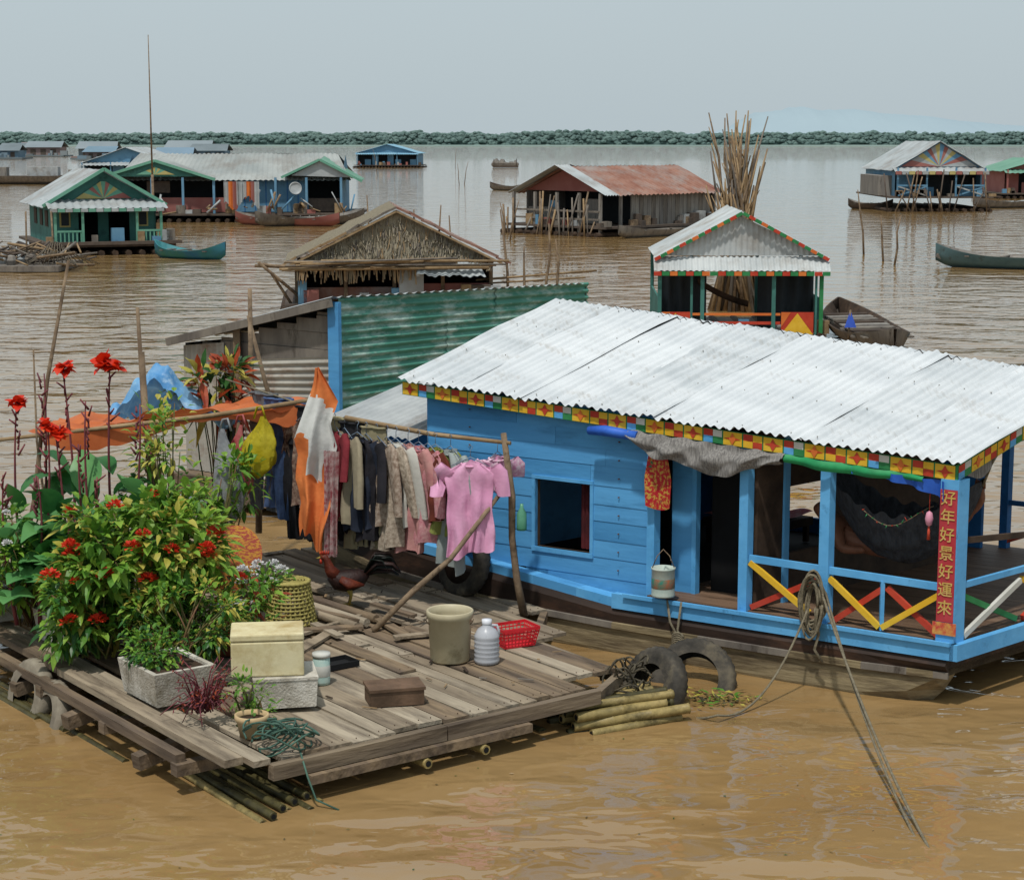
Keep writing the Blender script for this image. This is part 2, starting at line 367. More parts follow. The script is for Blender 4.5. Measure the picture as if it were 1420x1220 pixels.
    for k in range(4): h.quad([BF(5.06,e[k][0],e[k][1]),BF(5.06,3.45-e[k][0],e[k][1]),BF(5.06,3.45-e[k+1][0],e[k+1][1]),BF(5.06,e[k+1][0],e[k+1][1])],hl if k>1 else hb)
    h.quad([BF(s,w_,-.24) for s,w_ in ((-1.7,.6),(4.8,.3),(4.8,3.1),(-1.7,2.8))],hb)
    st=G['stern_shelter']
    st.corr(BF(-1.0,-.05,1.66),BF(.12,-.05,1.60),BF(.12,1.5,2.0),BF(-1.0,1.5,2.05),14,.010,greytin,3,6,warp=.01)
    for k in range(4): st.box(BF,-.9,.15,.03+.01*(k%2),.06,.75+k*.2,.75+k*.2+.195,blue)
    st.box(BF,-.93,-.9,.03,1.4,.7,1.6,blue)
    aw=G['rolled_awning']; gc=mk('grey_striped_cloth','5a5856','8a8783',9,.95,.3,stretch=(8,8,1),k=1.1); gt=mk('green_tarp','1f7a4a','2c9a5e',4,.6); bt=mk('blue_tarp','2250a8','3468c8',4,.55)
    aw.grid(lambda u,v:BF(2.33+u*1.38,-.05-.05*math.sin(v*2.6)+.02*math.sin(u*26+v*6)*v+.03*noise.noise(V((u*9,v*3,0))),ez(2.33+u*1.38)-.15-v*(.05+.19*math.sin(math.pi*u)**.8+.025*math.sin(u*13))+.008*math.sin(u*40+v*9)),100,14,gc)
    aw.grid(lambda u,v:BF(3.7+u*1.15,-.04+.03*math.sin(u*17)-.02*math.sin(v*3.1),ez(3.7+u*1.15)-.15-v*(.05+.03*math.sin(3*u+.5))),40,6,gt)
    aw.grid(lambda u,v:BF(4.25+u*.75,-.03+.03*math.sin(u*23),ez(4.25+u*.7)-.17-v*(.05+.1*u**3)),30,6,bt)
    aw.grid(lambda u,v:BF(5.0,.15+u*1.3,1.86+u*.2-v*(.12+.08*math.sin(u*9))+.02*math.sin(u*20)),30,6,gc)
    aw.tube([BF(1.95,-.06,ez(2)-.2),BF(2.1,-.06,ez(2)-.19),BF(2.4,-.05,ez(2.2)-.2)],[.035,.045,.04],bt,10)
    G.done()
woodB=mk('porch_plank','5a4636','7a6350',6,.6,.3,stretch=(.12,1,1),rz=33,c3='33261d',sc3=7)
houseboat()
# ------------------------------------------------------------------ raft
def RF(x,y,z): return V((-1.69+.8*x-.6*y,11.40+.6*x+.8*y,z))
def bamboo(mb,p,q,r,mat,n=9):
    p=V(p);q=V(q);L=(q-p).length;k=max(2,int(L/.28)); pts=[];rs=[]
    for i in range(k+1):
        t=i/k
        for dt,rr in ((-.012,1),(0,1.13),(.012,1)):
            tt=min(1,max(0,t+dt/L)); pts.append(p.lerp(q,tt)); rs.append(r*rr)
    P2=[pts[0]];R2=[rs[0]]
    for a,b in zip(pts[1:],rs[1:]):
        if (a-P2[-1]).length>1e-4: P2.append(a);R2.append(b)
    mb.tube(P2,R2,mat,n)
    mb.tube([p-(q-p).normalized()*.002,p],[r*.62,r*.62],dark,n)
bam=mk('wet_bamboo','7d7046','a08d5b',5,.5,.3,c3='35301a',sc3=4,lo3=.45,hi3=.68); bamd=mk('mossy_bamboo','2e2b19','524c2c',5,.55,.3,c3='1a180f',sc3=3)
def raft():
    G=Grp('wooden_raft'); pl=G['planks']; nailm=mk('rusty_nail','4a3a2e','5c4a3a',9,.8)
    x=.26
    while x<3.95:
        wd=U(.11,.21); y=0.0 if x<2.72 else (.3 if x<3.2 else (1.3 if x<3.55 else 2.0))
        y+=U(-.03,.04); yend=5.3
        while y<yend:
            L=U(1.0,2.6); y1=min(y+L,yend)
            if not (R()<.20 and y>1.7):
                z=.30+U(-.008,.012); dx=U(-.02,.02); m_=wood[int(R()*3)]; dz=U(-.010,.010); tw=U(-.005,.005)
                P=[RF(x,y,z-.03),RF(x+wd,y,z-.03),RF(x+wd+dx,y1,z-.03+dz),RF(x+dx,y1,z-.03+dz),RF(x,y,z),RF(x+wd,y,z+tw),RF(x+wd+dx,y1,z+dz),RF(x+dx,y1,z+dz+tw)]
                pl.hexa(P,m_)
                for e_ in (y+.06,y1-.06):
                    for q_ in (.25,.75): pl.tube([RF(x+wd*q_+dx*.5,e_,z+.0),RF(x+wd*q_+dx*.5,e_,z+.008)],.004,nailm,5)
            y=y1+U(.008,.06)
        x+=wd+U(.004,.018)
    for i in range(18):
        x=U(1.0,3.0);y=U(1.9,4.6);a=U(-.6,.6)+ (1.57 if R()<.4 else 0); L=U(.3,.9)
        pl.beam(RF(x,y,.325+i*.002),RF(x+math.sin(a)*L,y+math.cos(a)*L,.33+i*.002),U(.04,.13),.022,wood[i%3])
    for i in range(70):
        x=U(.9,3.2);y=U(.3,4.6);a=U(0,6.28);L=U(.02,.14); pl.beam(RF(x,y,.322),RF(x+math.cos(a)*L,y+math.sin(a)*L,.324),U(.006,.025),.006,random.choice([palepole,darkwood,pole,greywood]))
    fr=G['edge_beams']
    fr.beam(RF(.15,-.06,.235),RF(1.5,-.05,.235),.07,.10,beamw); fr.beam(RF(1.51,-.05,.232),RF(2.86,-.04,.24),.065,.10,beamw); fr.beam(RF(2.86,-.02,.22),RF(3.32,.27,.22),.06,.09,beamw); fr.beam(RF(.4,-.12,.15),RF(2.2,-.10,.15),.05,.06,wood[2])
    fr.beam(RF(-.08,.0,.33),RF(-.07,2.6,.33),.13,.05,wood[0]); fr.beam(RF(-.07,2.62,.335),RF(-.06,5.6,.33),.12,.05,wood[2]); fr.beam(RF(-.20,.5,.24),RF(-.2,5.6,.24),.07,.07,wood[2]); fr.beam(RF(.10,-.04,.30),RF(.12,5.4,.30),.12,.04,wood[1])
    fr.beam(RF(3.34,.3,.22),RF(3.36,1.35,.22),.06,.09,wood[0]); fr.beam(RF(3.34,1.35,.24),RF(3.95,2.0,.24),.06,.09,wood[2])
    for y in (.5,1.6,2.7,3.8,4.9): fr.beam(RF(-.25,y,.18),RF(2.8 if y<1 else 3.4,y,.18),.09,.08,wood[2])
    for y in (2.7,): fr.beam(RF(3.3,y,.2),RF(3.95,y,.2),.09,.07,wood[2])
    lg=G['bamboo_floats']
    for i in range(14):
        xx=.1+i*.24; bamboo(lg,RF(xx,(-.15 if i in(5,7) else .15) if xx<2.8 else (.5 if xx<3.3 else 2.0),-.02+.10*(i in(5,7))),RF(xx+U(-.05,.05),5.4,.0),.042 if i not in(5,7) else .035,bam if i in (5,7) else bamd)
    for i in range(9): bamboo(lg,RF(-.02+i*.06,-.20+U(-.12,.12),-.01+.04*(i%2)),RF(-.02+i*.055,.9,.03),.027,bamd if i%4 else bam)
    for i in range(4): bamboo(lg,RF(-.34+i*.05,5.0,-.02),RF(-.30+i*.05,1.6+U(-.3,1.0),-.01+.015*(i%2)),.028,bamd)
    for y,x in ((1.0,-.2),(2.1,-.22),(3.1,-.2)): fr.beam(RF(x-.08,y,.1),RF(x+.3,y+.03,.16),.10,.10,wood[2])
    G.done()
    mb=MB('bamboo_bundle')
    for i in range(26):
        r=U(.028,.038); k=i%8; row=i//8; base=V((.88,13.10,.0))+V((-.30,.50,0))*(k*.12+row*.06)+V((0,0,.01+row*.055)); d=V((.90,.36,.04))
        d=(d+V((U(-.10,.10),U(-.10,.10),U(-.03,.03)))).normalized(); o=U(-.12,.14); bamboo(mb,base-d*(.34+o),base+d*(.38+U(-.12,.12)),r,bam if R()<.6 else bamd)
    mb.done()
    mb=MB('floating_logs'); 
    for i in range(3): mb.tube([RF(2.3+i*.13,2.2+U(-.3,.3),.345),RF(2.15+i*.15,3.6,.36),RF(1.8+i*.2,5.1,.35)],[.036,.032,.028],wood[i],8)
    mb.done()
raft()
# ------------------------------------------------------------------ things on raft
def tyre(name,c,n,R1=.28,r=.085,mat=rubber):
    n=V(n).normalized(); q=n.to_track_quat('Z','Y').to_matrix(); mb=MB(name)
    nn=64;kk=14;vs=[];fs=[]
    for i in range(nn):
        a=2*math.pi*i/nn
        for j in range(kk):
            b=2*math.pi*j/kk*(.86)+.44+math.pi*1.0
            cb,sb=math.cos(b),math.sin(b); rr=R1+r*cb*(1 if abs(sb)<.8 else .92); zz=r*1.0*max(-.85,min(.85,sb*1.15))
            tread=.005*((i%2)*2-1) if cb>.5 else 0
            vs.append(V(c)+q@V(((rr+tread)*math.cos(a),(rr+tread)*math.sin(a),zz)))
    for i in range(nn):
        for j in range(kk-1): fs.append((i*kk+j,((i+1)%nn)*kk+j,((i+1)%nn)*kk+j+1,i*kk+j+1))
    mb.add(vs,fs,mat,True); mb.done()
tyre('old_tyre',(1.08,13.80,.09),(-.75,-.55,.38),.23,.085)
tyre('old_tyre',(1.42,14.20,.02),(-.35,-.8,.45),.27,.075)
tyre('old_tyre',(-.42,15.95,.58),(-.7,-.6,.2),.24,.07)
greytyre=mk('muddy_tyre','6f675a','8c8474',5,.8,.3)
tyre('old_tyre',(-3.62,13.62,.07),(-.75,-.6,.25),.22,.07,greytyre)
tyre('old_tyre',(-3.40,13.30,.0),(-.8,-.5,.3),.22,.07,greytyre)
def bucket():
    g=mk('beige_plastic','b3a98c','c2b99c',4,.45,.1,transl=.12,c3='85795c',sc3=3); mb=MB('plastic_bucket'); c=(-.47,13.80,.31)
    mb.lathe(c,[(.001,.0),(.145,0),(.15,.01),(.165,.33),(.178,.335),(.18,.385),(.172,.39),(.16,.385),(.158,.33),(.142,.03),(.001,.03)],g,28)
    pts=[V(c)+V((.18*math.cos(t),-.02+.18*math.sin(t)*.3-.06,.34-.10*math.sin(t))) for t in [i*math.pi/12 for i in range(13)]]
    mb.tube(pts,.004,pole,6); mb.done()
bucket()
def jug():
    g=mk('milky_plastic','bfc2c8','cdd0d6',4,.3,.05,transl=.3); mb=MB('water_jug')
    pr=[(.001,0),(.085,0),(.095,.015)]
    for i in range(5): z=.03+i*.035; pr+=[(.097,z),(.090,z+.016),(.097,z+.03)]
    pr+=[(.094,.215),(.07,.26),(.035,.285),(.032,.31)]
    mb.lathe((-.19,13.72,.31),pr,g,20); mb.lathe((-.19,13.72,.31),[(.036,.30),(.038,.305),(.038,.335),(.001,.337)],mk('cap','e0e2e6','c8ccd4',3,.4),14)
    mb.tube([V((-.19,13.72,.31))+V(p) for p in ((.03,0,.29),(.075,0,.29),(.09,0,.25),(.088,0,.2))],.011,g,7); mb.done()
jug()
def redbasket():
    g=mk('red_plastic','b81e26','cf3038',4,.4,.05); mb=MB('red_plastic_basket'); F=frame((.02,14.25),(.8,.45))
    for k in range(6):
        z=.31+k*.028; o=.0+k*.006; a,b=.13+o,.09+o
        P=[F(-a,-b,z),F(a,-b,z),F(a,b,z),F(-a,b,z),F(-a,-b,z)]
        for i in range(4): mb.beam(P[i],P[i+1],.006,.01 if k<5 else .024,g)
    for i in range(10):
        t=-1+2*i/9
        for sgn in (-1,1):
            mb.beam(F(.13*t,sgn*.09,.31),F(.16*t,sgn*.12,.45),.008,.006,g); mb.beam(F(sgn*.13,.09*t,.31),F(sgn*.16,.12*t,.45),.006,.008,g)
    mb.box(F,-.13,.13,-.09,.09,.305,.312,g); mb.done()
redbasket()
def wicker():
    g=mk('wicker','8c8348','a99d5c',10,.7,.3); mb=MB('wicker_basket'); c=V((-1.80,14.85,.31))
    nst=30
    pf=lambda t:.205-.055*t
    for k in range(13):
        z=k*.030; r=pf(z/.36); pts=[c+V(((r+.006*(-1)**(j+k))*math.cos(2*math.pi*j/48),(r+.006*(-1)**(j+k))*math.sin(2*math.pi*j/48),z)) for j in range(49)]
        mb.tube(pts,.009 if k not in(0,12) else .016,g,5)
    for j in range(nst):
        a=2*math.pi*j/nst; mb.beam(c+V((pf(0)*math.cos(a),pf(0)*math.sin(a),0)),c+V((pf(1)*math.cos(a),pf(1)*math.sin(a),.36)),.014,.005,g)
    for k in range(6):
        r=.15*k/6+.005; mb.tube([c+V((r*math.cos(2*math.pi*j/24),r*math.sin(2*math.pi*j/24),.365)) for j in range(25)],.010,g,5)
    mb.done()
wicker()
sty=mk('styrofoam','b9b4a8','cbc7bd',5,.8,.5,c3='7f7766',sc3=3,lo3=.46,hi3=.7,bsc=60)
cream=mk('cream_box','c4b98e','cfc6a2',3,.6,.2,c3='9c8450',sc3=2,lo3=.46,hi3=.7)
soil=mk('soil','2c2018','3e2f22',12,.95,.6)
def obox(name,F,x0,x1,y0,y1,z0,z1,mat,t=.03,tap=.02,fill=None):
    mb=MB(name)
    o=[(x0+tap,y0+tap),(x1-tap,y0+tap),(x1-tap,y1-tap),(x0+tap,y1-tap)]; q=[(x0,y0),(x1,y0),(x1,y1),(x0,y1)]
    for i in range(4):
        a,b=o[i],o[(i+1)%4];c,d=q[i],q[(i+1)%4]
        mx,my=(x0+x1)/2,(y0+y1)/2
        inn=lambda p:(p[0]+(t if p[0]<mx else -t),p[1]+(t if p[1]<my else -t))
        P=[F(*a,z0),F(*b,z0),F(*inn(b),z0),F(*inn(a),z0),F(*c,z1),F(*d,z1),F(*inn(d),z1),F(*inn(c),z1)]
        mb.hexa(P,mat)
    mb.box(F,x0+tap+.001,x1-tap-.001,y0+tap+.001,y1-tap-.001,z0+.001,z0+t,mat)
    if fill: mb.box(F,x0+t,x1-t,y0+t,y1-t,z1-.06,z1-.02,fill)
    return mb
obox('styrofoam_planter',RF,-.02,.45,1.22,1.80,.36,.60,sty,.035,.03,soil).done()
obox('styrofoam_planter',RF,.1,.5,2.9,3.6,.335,.58,sty,.035,.03,soil).done()
obox('styrofoam_planter',RF,.0,.45,4.1,4.7,.36,.60,sty,.035,.03,soil).done()
F1=frame((-1.83,12.42),(.98,.2))
mb=obox('styrofoam_box',F1,.06,.50,0,.40,.335,.53,sty,.03,.012); mb.box(F1,.055,.505,-.005,.405,.531,.55,sty); mb.done()
F1b=frame((-1.93,12.47),(.97,.12))
mb=MB('cream_polystyrene_box'); mb.box(F1b,0,.50,0,.36,.552,.80,cream); mb.box(F1b,-.002,.502,-.002,.362,.802,.855,cream); ob=mb.done()
bv=ob.modifiers.new('bevel','BEVEL'); bv.width=.012; bv.segments=2
mb=MB('paint_jar'); jm=mk('jar_blue','8fb4b0','b9c9c0',6,.4); mb.lathe((-1.38,13.15,.315),[(.001,0),(.06,0),(.062,.02),(.062,.19),(.055,.2),(.001,.2)],jm,18); mb.lathe((-1.38,13.15,.315),[(.063,.06),(.0635,.061),(.0635,.14),(.063,.141)],white,18); mb.lathe((-1.38,13.15,.315),[(.06,.2),(.066,.2),(.066,.23),(.001,.232)],white,18); mb.done()
F2=frame((-.98,12.55),(.97,.25)); bw=mk('brown_wood_box','4a3a2c','6b5442',5,.7,.3)
mb=obox('wooden_box',F2,0,.38,0,.24,.315,.42,bw,.02,0); mb.box(F2,-.01,.39,-.01,.25,.421,.442,bw); mb.done()
F3=frame((-1.35,13.45),(.8,.6)); obox('black_tray',F3,0,.26,0,.2,.318,.36,dark,.01,0).done()
mb=MB('hanging_paint_can'); c=BF(2.68,-.08,.55); mb.lathe(c,[(.001,0),(.095,0),(.098,.01),(.095,.02),(.095,.22),(.1,.225),(.1,.235),(.09,.235),(.088,.02),(.001,.02)],mk('can_white','b9bfb4','9fb0a8',8,.45),20); mb.lathe(c,[(.096,.07),(.0965,.071),(.0965,.15),(.096,.151)],mk('can_label','3a7a6a','a85a3a',14,.5),20)
mb.tube([c+V((-.09,0,.23)),c+V((-.05,0,.33)),c+V((0,.02,.38)),c+V((.05,0,.33)),c+V((.09,0,.23))],.004,pole,5); mb.done()
mb=MB('hanging_bottle'); gb=mk('green_bottle','4f9a7a','7fc0a0',4,.2,transl=.4); c=V((.08,15.2,1.02)); mb.lathe(c,[(.001,0),(.04,0),(.042,.02),(.04,.14),(.015,.19),(.014,.22),(.001,.22)],gb,14); mb.done()
mb=MB('clothes_line_frame')
ptop=V((-.06,15.2,1.76))
mb.tube([(.10,15.25,.28),(.04,15.22,.6),(.0,15.24,.95),(.0,15.2,1.3),ptop+V((-.01,0,.07))],[.035,.03,.028,.03,.024],pole,8)
mb.tube([(-1.12,14.67,.30),(-.8,14.80,.60),(-.5,14.92,.84),(-.03,15.17,1.42)],[.026,.026,.022,.018],pole,8)
LINE=[ptop,V((-.65,15.45,1.78)),V((-1.30,15.75,1.83)),V((-1.95,16.3,1.95)),V((-2.6,16.9,2.06))]
mb.tube([ptop+V((.05,-.02,-.01)),LINE[1],V((-1.42,15.8,1.87))],[.016,.02,.022],palepole,8)
mb.tube([V((-4.4,15.3,1.74)),V((-2.6,15.9,1.87)),V((-1.6,16.35,1.97))],[.016,.02,.022],palepole,8)
mb.tube([LINE[2]+V((0,0,-.1)),LINE[3],LINE[4]],.008,rope,6)
mb.tube([(-1.6,16.35,.3),(-1.66,16.4,2.1)],.03,pole,8); mb.tube([(-3.1,16.0,.3),(-3.2,16.1,2.4)],.028,pole,8); mb.tube([(-4.4,15.2,.3),(-4.5,15.3,1.9)],.03,pole,8)
mb.done()
# ------------------------------------------------------------------ laundry
def linepos(t):
    t*=len(LINE)-1; i=min(int(t),len(LINE)-2); return LINE[i].lerp(LINE[i+1],t-i)
def shirt(name,top,ang,W,Lg,mat,sleeve=.28,seed=0,hang=True,mat2=None):
    mb=MB(name); d=V((math.cos(ang),math.sin(ang),0)); nrm=V((-d.y,d.x,0)); n=44;k=14; top=V(top)-V((0,0,.12)); skew=U(-.06,.06)
    vs=[];fs=[]
    for j in range(k+1):
        t=j/k
        if t<.12: hw=W*.5*(.42+.58*(t/.12)**.6)
        else: hw=W*.5*(1-.20*math.sin(min(1,(t-.12)/.3)*1.57)+.12*t)
        z=-Lg*t+(.02*(1-t)) 
        for i in range(n):
            a=2*math.pi*i/n; ca=math.cos(a);sa=math.sin(a)
            fold=(.008+.030*t)*math.sin(ca*9+seed+t*1.5)+.02*t*math.sin(ca*5+seed*2)+.012*math.sin(ca*19+seed+t*4)*t+.03*noise.noise(V((ca*3,t*5,seed)))
            th=.035+.02*t
            vs.append(top+d*(hw*ca+.03*noise.noise(V((seed,t*3,0))))+nrm*(sa*th+fold)+V((0,0,z-.035*abs(ca)*(t<.1)+(skew*ca+.02*math.sin(ca*5+seed))*t)))
    for j in range(k):
        for i in range(n): fs.append((j*n+i,j*n+(i+1)%n,(j+1)*n+(i+1)%n,(j+1)*n+i))
    mb.add(vs,fs,mat,True)
    for sg in (-1,1):
        p0=top+d*(sg*W*.42)+V((0,0,-.045)); bx=U(-.05,.05)
        pts=[p0,p0+d*sg*.06+V((0,0,-.06)),p0+d*sg*(.06+.10*sleeve)+V((0,0,-.06-sleeve*.55))+nrm*bx,p0+d*sg*(.07+.12*sleeve)+V((0,0,-.06-sleeve))+nrm*bx*1.6]
        vs=[];fs=[];m_=14
        for q,pp in enumerate(pts):
            rr=.08-.008*q
            for i in range(m_):
                a=2*math.pi*i/m_; vs.append(pp+(d*sg*.8+V((0,0,.6)) if q<2 else d)*(rr*math.cos(a))*(1 if q>0 else .9)+nrm*(.03*math.sin(a)+.010*math.sin(3*a+seed+q)))
        for q in range(len(pts)-1):
            for i in range(m_): fs.append((q*m_+i,q*m_+(i+1)%m_,(q+1)*m_+(i+1)%m_,(q+1)*m_+i))
        mb.add(vs,fs,mat2 or mat,True)
    mb.tube([top+d*(.075*math.cos(a))+nrm*(.04*math.sin(a))+V((0,0,-.01-.02*max(0,-math.sin(a)))) for a in [i*math.pi/8 for i in range(17)]],.009,mat2 or mat,6)
    if hang:
        hk=mk('hanger_wire','5a6a80','8a9aa8',3,.4)
        mb.tube([top+d*(-W*.36)+V((0,0,-.03)),top+V((0,0,.045)),top+d*(W*.36)+V((0,0,-.03))],.004,hk,5)
        mb.tube([top+V((0,0,.045)),top+V((0,0,.10)),top+d*.02+V((0,0,.13)),top+d*.0+V((0,0,.145)),top-d*.02+V((0,0,.125))],.003,hk,5)
    return mb
def trousers(name,top,ang,W,Lg,mat,seed=0):
    mb=MB(name); d=V((math.cos(ang),math.sin(ang),0)); nrm=V((-d.y,d.x,0)); top=V(top); n=24
    def sect(c,hw,th,t):
        return [c+d*(hw*math.cos(2*math.pi*i/n))+nrm*(th*math.sin(2*math.pi*i/n)+.014*math.sin(7*math.cos(2*math.pi*i/n)+seed+t*5)+.02*noise.noise(V((i*.4,t*6,seed)))) for i in range(n)]
    def loft(S):
        vs=[p for s in S for p in s]; fs=[]
        for j in range(len(S)-1):
            for i in range(n): fs.append((j*n+i,j*n+(i+1)%n,(j+1)*n+(i+1)%n,(j+1)*n+i))
        mb.add(vs,fs,mat,True)
    loft([sect(top+V((0,0,-Lg*.28*t)),W*(.40+.1*t),.035+.02*t,t) for t in (0,.3,.6,1)])
    for sg in (-1,1): loft([sect(top+d*(sg*W*(.24+.05*t))+V((0,0,-Lg*(.26+.74*t)))+nrm*(.02*math.sin(t*6+seed)),W*(.26-.06*t),.04-.01*t,t) for t in (0,.2,.4,.6,.8,1)])
    mb.tube(sect(top,W*.41,.04,0)+[sect(top,W*.41,.04,0)[0]],.012,mat,6)
    return mb
def cloth(name,p0,p1,drop0,drop1,mat,seed=0,f=.03,nu=30,nv=16):
    mb=MB(name); p0=V(p0);p1=V(p1);d=(p1-p0).normalized(); nn=V((-d.y,d.x,0))
    mb.grid(lambda u,v:p0.lerp(p1,u*(1-.15*math.sin(v*1.5)))+V((0,0,-v*(drop0*(1-u)+drop1*u)+.015*math.sin(u*13+seed)*v))+nn*(f*math.sin(u*14+seed+v*2)*(.3+v)+f*.5*math.sin(u*31+seed*2)),nu,nv,mat)
    return mb
C=lambda n,a,b=None,s=6,**k: mk(n,a,b or a,s,.9,.2,transl=.15,bsc=30,**k)
c1=C('pink_cloth','dc9abf','e6aecd',3); shirt('pink_tshirt',(-.34,15.12,1.72),-.10,.44,.76,c1,.17,1).done()
c=C('floral_cloth','c97aa6','ead6e0',25); shirt('floral_top',(-.12,15.28,1.74),.3,.28,.30,c,.08,4).done()
specs=[('grey_shirt','8e9896','a3aba8',.19,.40,.92,.35),('olive_tshirt','7a8240','8f9550',.245,.38,.72,.2),('brown_tshirt','5a2a20','763a2a',.27,.38,.60,.2),('striped_blouse','b8707a','d0a0a0',.30,.40,.82,.45),('rose_blouse','b87c7c','c99a92',.335,.40,.90,.5),('white_shirt','b9b6ad','cbc9c0',.375,.38,.74,.5),
 ('checked_shirt','8a7a6a','c9bba8',.405,.40,.90,.5),('brown_checked_shirt','7a6454','b8a898',.44,.40,.78,.5),('dark_shirt','1a1a20','2c2a30',.475,.38,.95,.4),('navy_shirt','1c2230','303848',.505,.38,.88,.45),('tan_shirt','8f8470','a89e84',.55,.36,.80,.5),('maroon_shirt','6a2028','8c343c',.585,.36,.66,.3),('black_shirt','121214','222226',.62,.4,.95,.5),('plaid_shirt','5a3a34','a08c7c',.69,.36,.75,.4)]
for i,(nm,a,b,t,W_,Lg,sl_) in enumerate(specs):
    p=linepos(t); shirt(nm,p+V((0,-.03,0)),-.82+U(-.25,.35),W_*U(.92,1.08),Lg*U(.9,1.06),C(nm+'_cloth',a,b,30 if 'check' in nm or 'strip' in nm or 'plaid' in nm else 5),sl_,i*1.7).done()
for i,(nm,a,b,t,Lg) in enumerate([('khaki_trousers','8c8468','a39a7c',.46,1.04),('dark_trousers','1e1e22','2c2c30',.53,1.05),('khaki_trousers','8a8264','9f9678',.57,1.12),('black_trousers','18191d','26282e',.66,1.15),('blue_jeans','2a3c5c','445c84',.74,1.05),('blue_jeans','3a5078','5a7098',.79,.98),('grey_trousers','55585c','6c7074',.85,1.05),('black_trousers','18191d','26282e',.71,1.2)]):
    p=linepos(t); trousers(nm,p+V((0,.02,-.02)),-.6+U(-.3,.3),.38,Lg,C(nm+'_cloth%d'%i,a,b,7),i*2.1).done()
cw=C('white_cloth','c9cac6','d6d6d2'); co_=C('orange_cloth','d2703a','dd8248')
def interp(T,v):
    for (a,x),(b,y) in zip(T,T[1:]):
        if v<=b: return x+(y-x)*(v-a)/(b-a)
    return T[-1][1]
def flag():
    mb=MB('orange_white_towel'); top=V((-1.66,15.80,2.30))
    LL=[(0,-.01),(.12,-.05),(.28,-.12),(.42,-.20),(.52,-.17),(.66,-.20),(.8,-.15),(1,-.16)]; RR=[(0,.02),(.10,.10),(.18,.18),(.3,.13),(.42,.17),(.55,.11),(.7,.13),(.85,.06),(1,.04)]
    def fn(u,v):
        a=interp(LL,v);b=interp(RR,v); x=a+(b-a)*u+.03*noise.noise(V((v*5,u*2,3)))
        f=.05*math.sin(u*9+v*2.5)*min(1,v*3)+.025*math.sin(u*19+v*5+1)*v+.06*noise.noise(V((u*3,v*4,7)))
        return top+V((x,-.06*v+f,-v*1.5+(.10*math.sin(u*5+.5)+.03*math.sin(u*17))*v))
    nu,nv=34,50
    vs=[fn(i/nu,j/nv) for j in range(nv+1) for i in range(nu+1)]
    fo=[];fw=[]
    for j in range(nv):
        for i in range(nu):
            a=j*(nu+1)+i; u=i/nu; v=j/nv+.05*noise.noise(V((u*3,j*.1,2)))
            (fo if v<.19+.1*(u-.5) or v>.62 or (v>.40 and u<.30) or (v>.5 and u>.72) else fw).append((a,a+1,a+nu+2,a+nu+1))
    mb.add(vs,fo,co_,True); mb.add(vs,fw,cw,True)
    mb.done()
flag()
cloth('patterned_cloth',(-1.60,15.72,1.60),(-1.46,15.66,1.6),.92,.9,C('floral2','b8a8a4','8c3a44',18),2,.02).done()
def bag(name,c,rx,rz,mat,seed=0):
    mb=MB(name); c=V(c)
    def fn(u,v):
        a=u*2*math.pi; rr=interp([(0,.14),(.12,.3),(.35,.75),(.65,1.0),(.85,.92),(.96,.5),(1,.02)],v)
        k=1+.34*noise.noise(V((math.cos(a)*1.6+seed,math.sin(a)*1.6,v*2.5)))+.2*noise.noise(V((math.cos(a)*6,math.sin(a)*6+seed,v*5)))
        return c+V((rx*rr*math.cos(a)*k+.03*math.sin(v*4+seed),rx*.4*rr*math.sin(a)*k,rz*(1-2*v)+.03*math.sin(a*2+seed)*v))
    mb.grid(fn,48,28,mat); mb.tube([c+V((-.05,0,rz-.02)),c+V((-.02,0,rz+.08)),c+V((.02,0,rz+.09)),c+V((.05,0,rz-.02))],.010,mat,6); mb.done()
bag('yellow_plastic_bag',(-2.17,15.95,1.60),.15,.26,mk('yellow_plastic','b8a81e','ccbe38',6,.35,.4,transl=.35,c3='8c8420',sc3=9),1)
bag('red_plastic_bag',(-2.34,15.98,1.48),.10,.30,mk('redbag','b04a4c','c87a78',6,.35,.4,transl=.35),3)
bag('clear_plastic_bag',(-2.46,15.9,1.36),.13,.40,mk('clearbag','8c8f94','b9bcc0',5,.25,.4,transl=.4),5)
ot=mk('orange_tarp','b55c30','cc7442',3,.6,.2,transl=.2); mb=MB('orange_tarp_sheet')
mb.grid(lambda u,v:V((-4.05+u*2.35,15.5+u*.8+v*1.1+.04*math.sin(u*20),1.80+.13*u-.10*v+.06*math.sin(u*9+1)*v-.05*math.sin(u*3.1*3)*(1-v)+.07*noise.noise(V((u*14,v*6,1))))),70,16,ot)
mb.grid(lambda u,v:V((-3.9+u*2.2,15.48+u*.8-.03*math.sin(u*14)-.02*v,1.80+.13*u-.12*v*(1+.6*math.sin(u*8))+.03*noise.noise(V((u*20,v,4))))),60,6,ot); mb.done()
lb=mk('light_blue_tarp','4f8ec4','86b8dc',3,.5,.3,transl=.2,c3='a8cbe4',sc3=5); mb=MB('blue_tarp_cover')
def bt_(u,v):
    x=-3.75+u*1.2; y=16.9+v*1.0; h=1.62+.44*math.exp(-((u-.42)/.30)**2)*math.sin(math.pi*min(1,v+.35))**.6+.14*noise.noise(V((u*4,v*3,2)))+.09*noise.noise(V((u*11,v*9,5)))+.04*abs(noise.noise(V((u*25,v*12,8))))
    return V((x,y,h))
mb.grid(bt_,60,40,lb); mb.done()
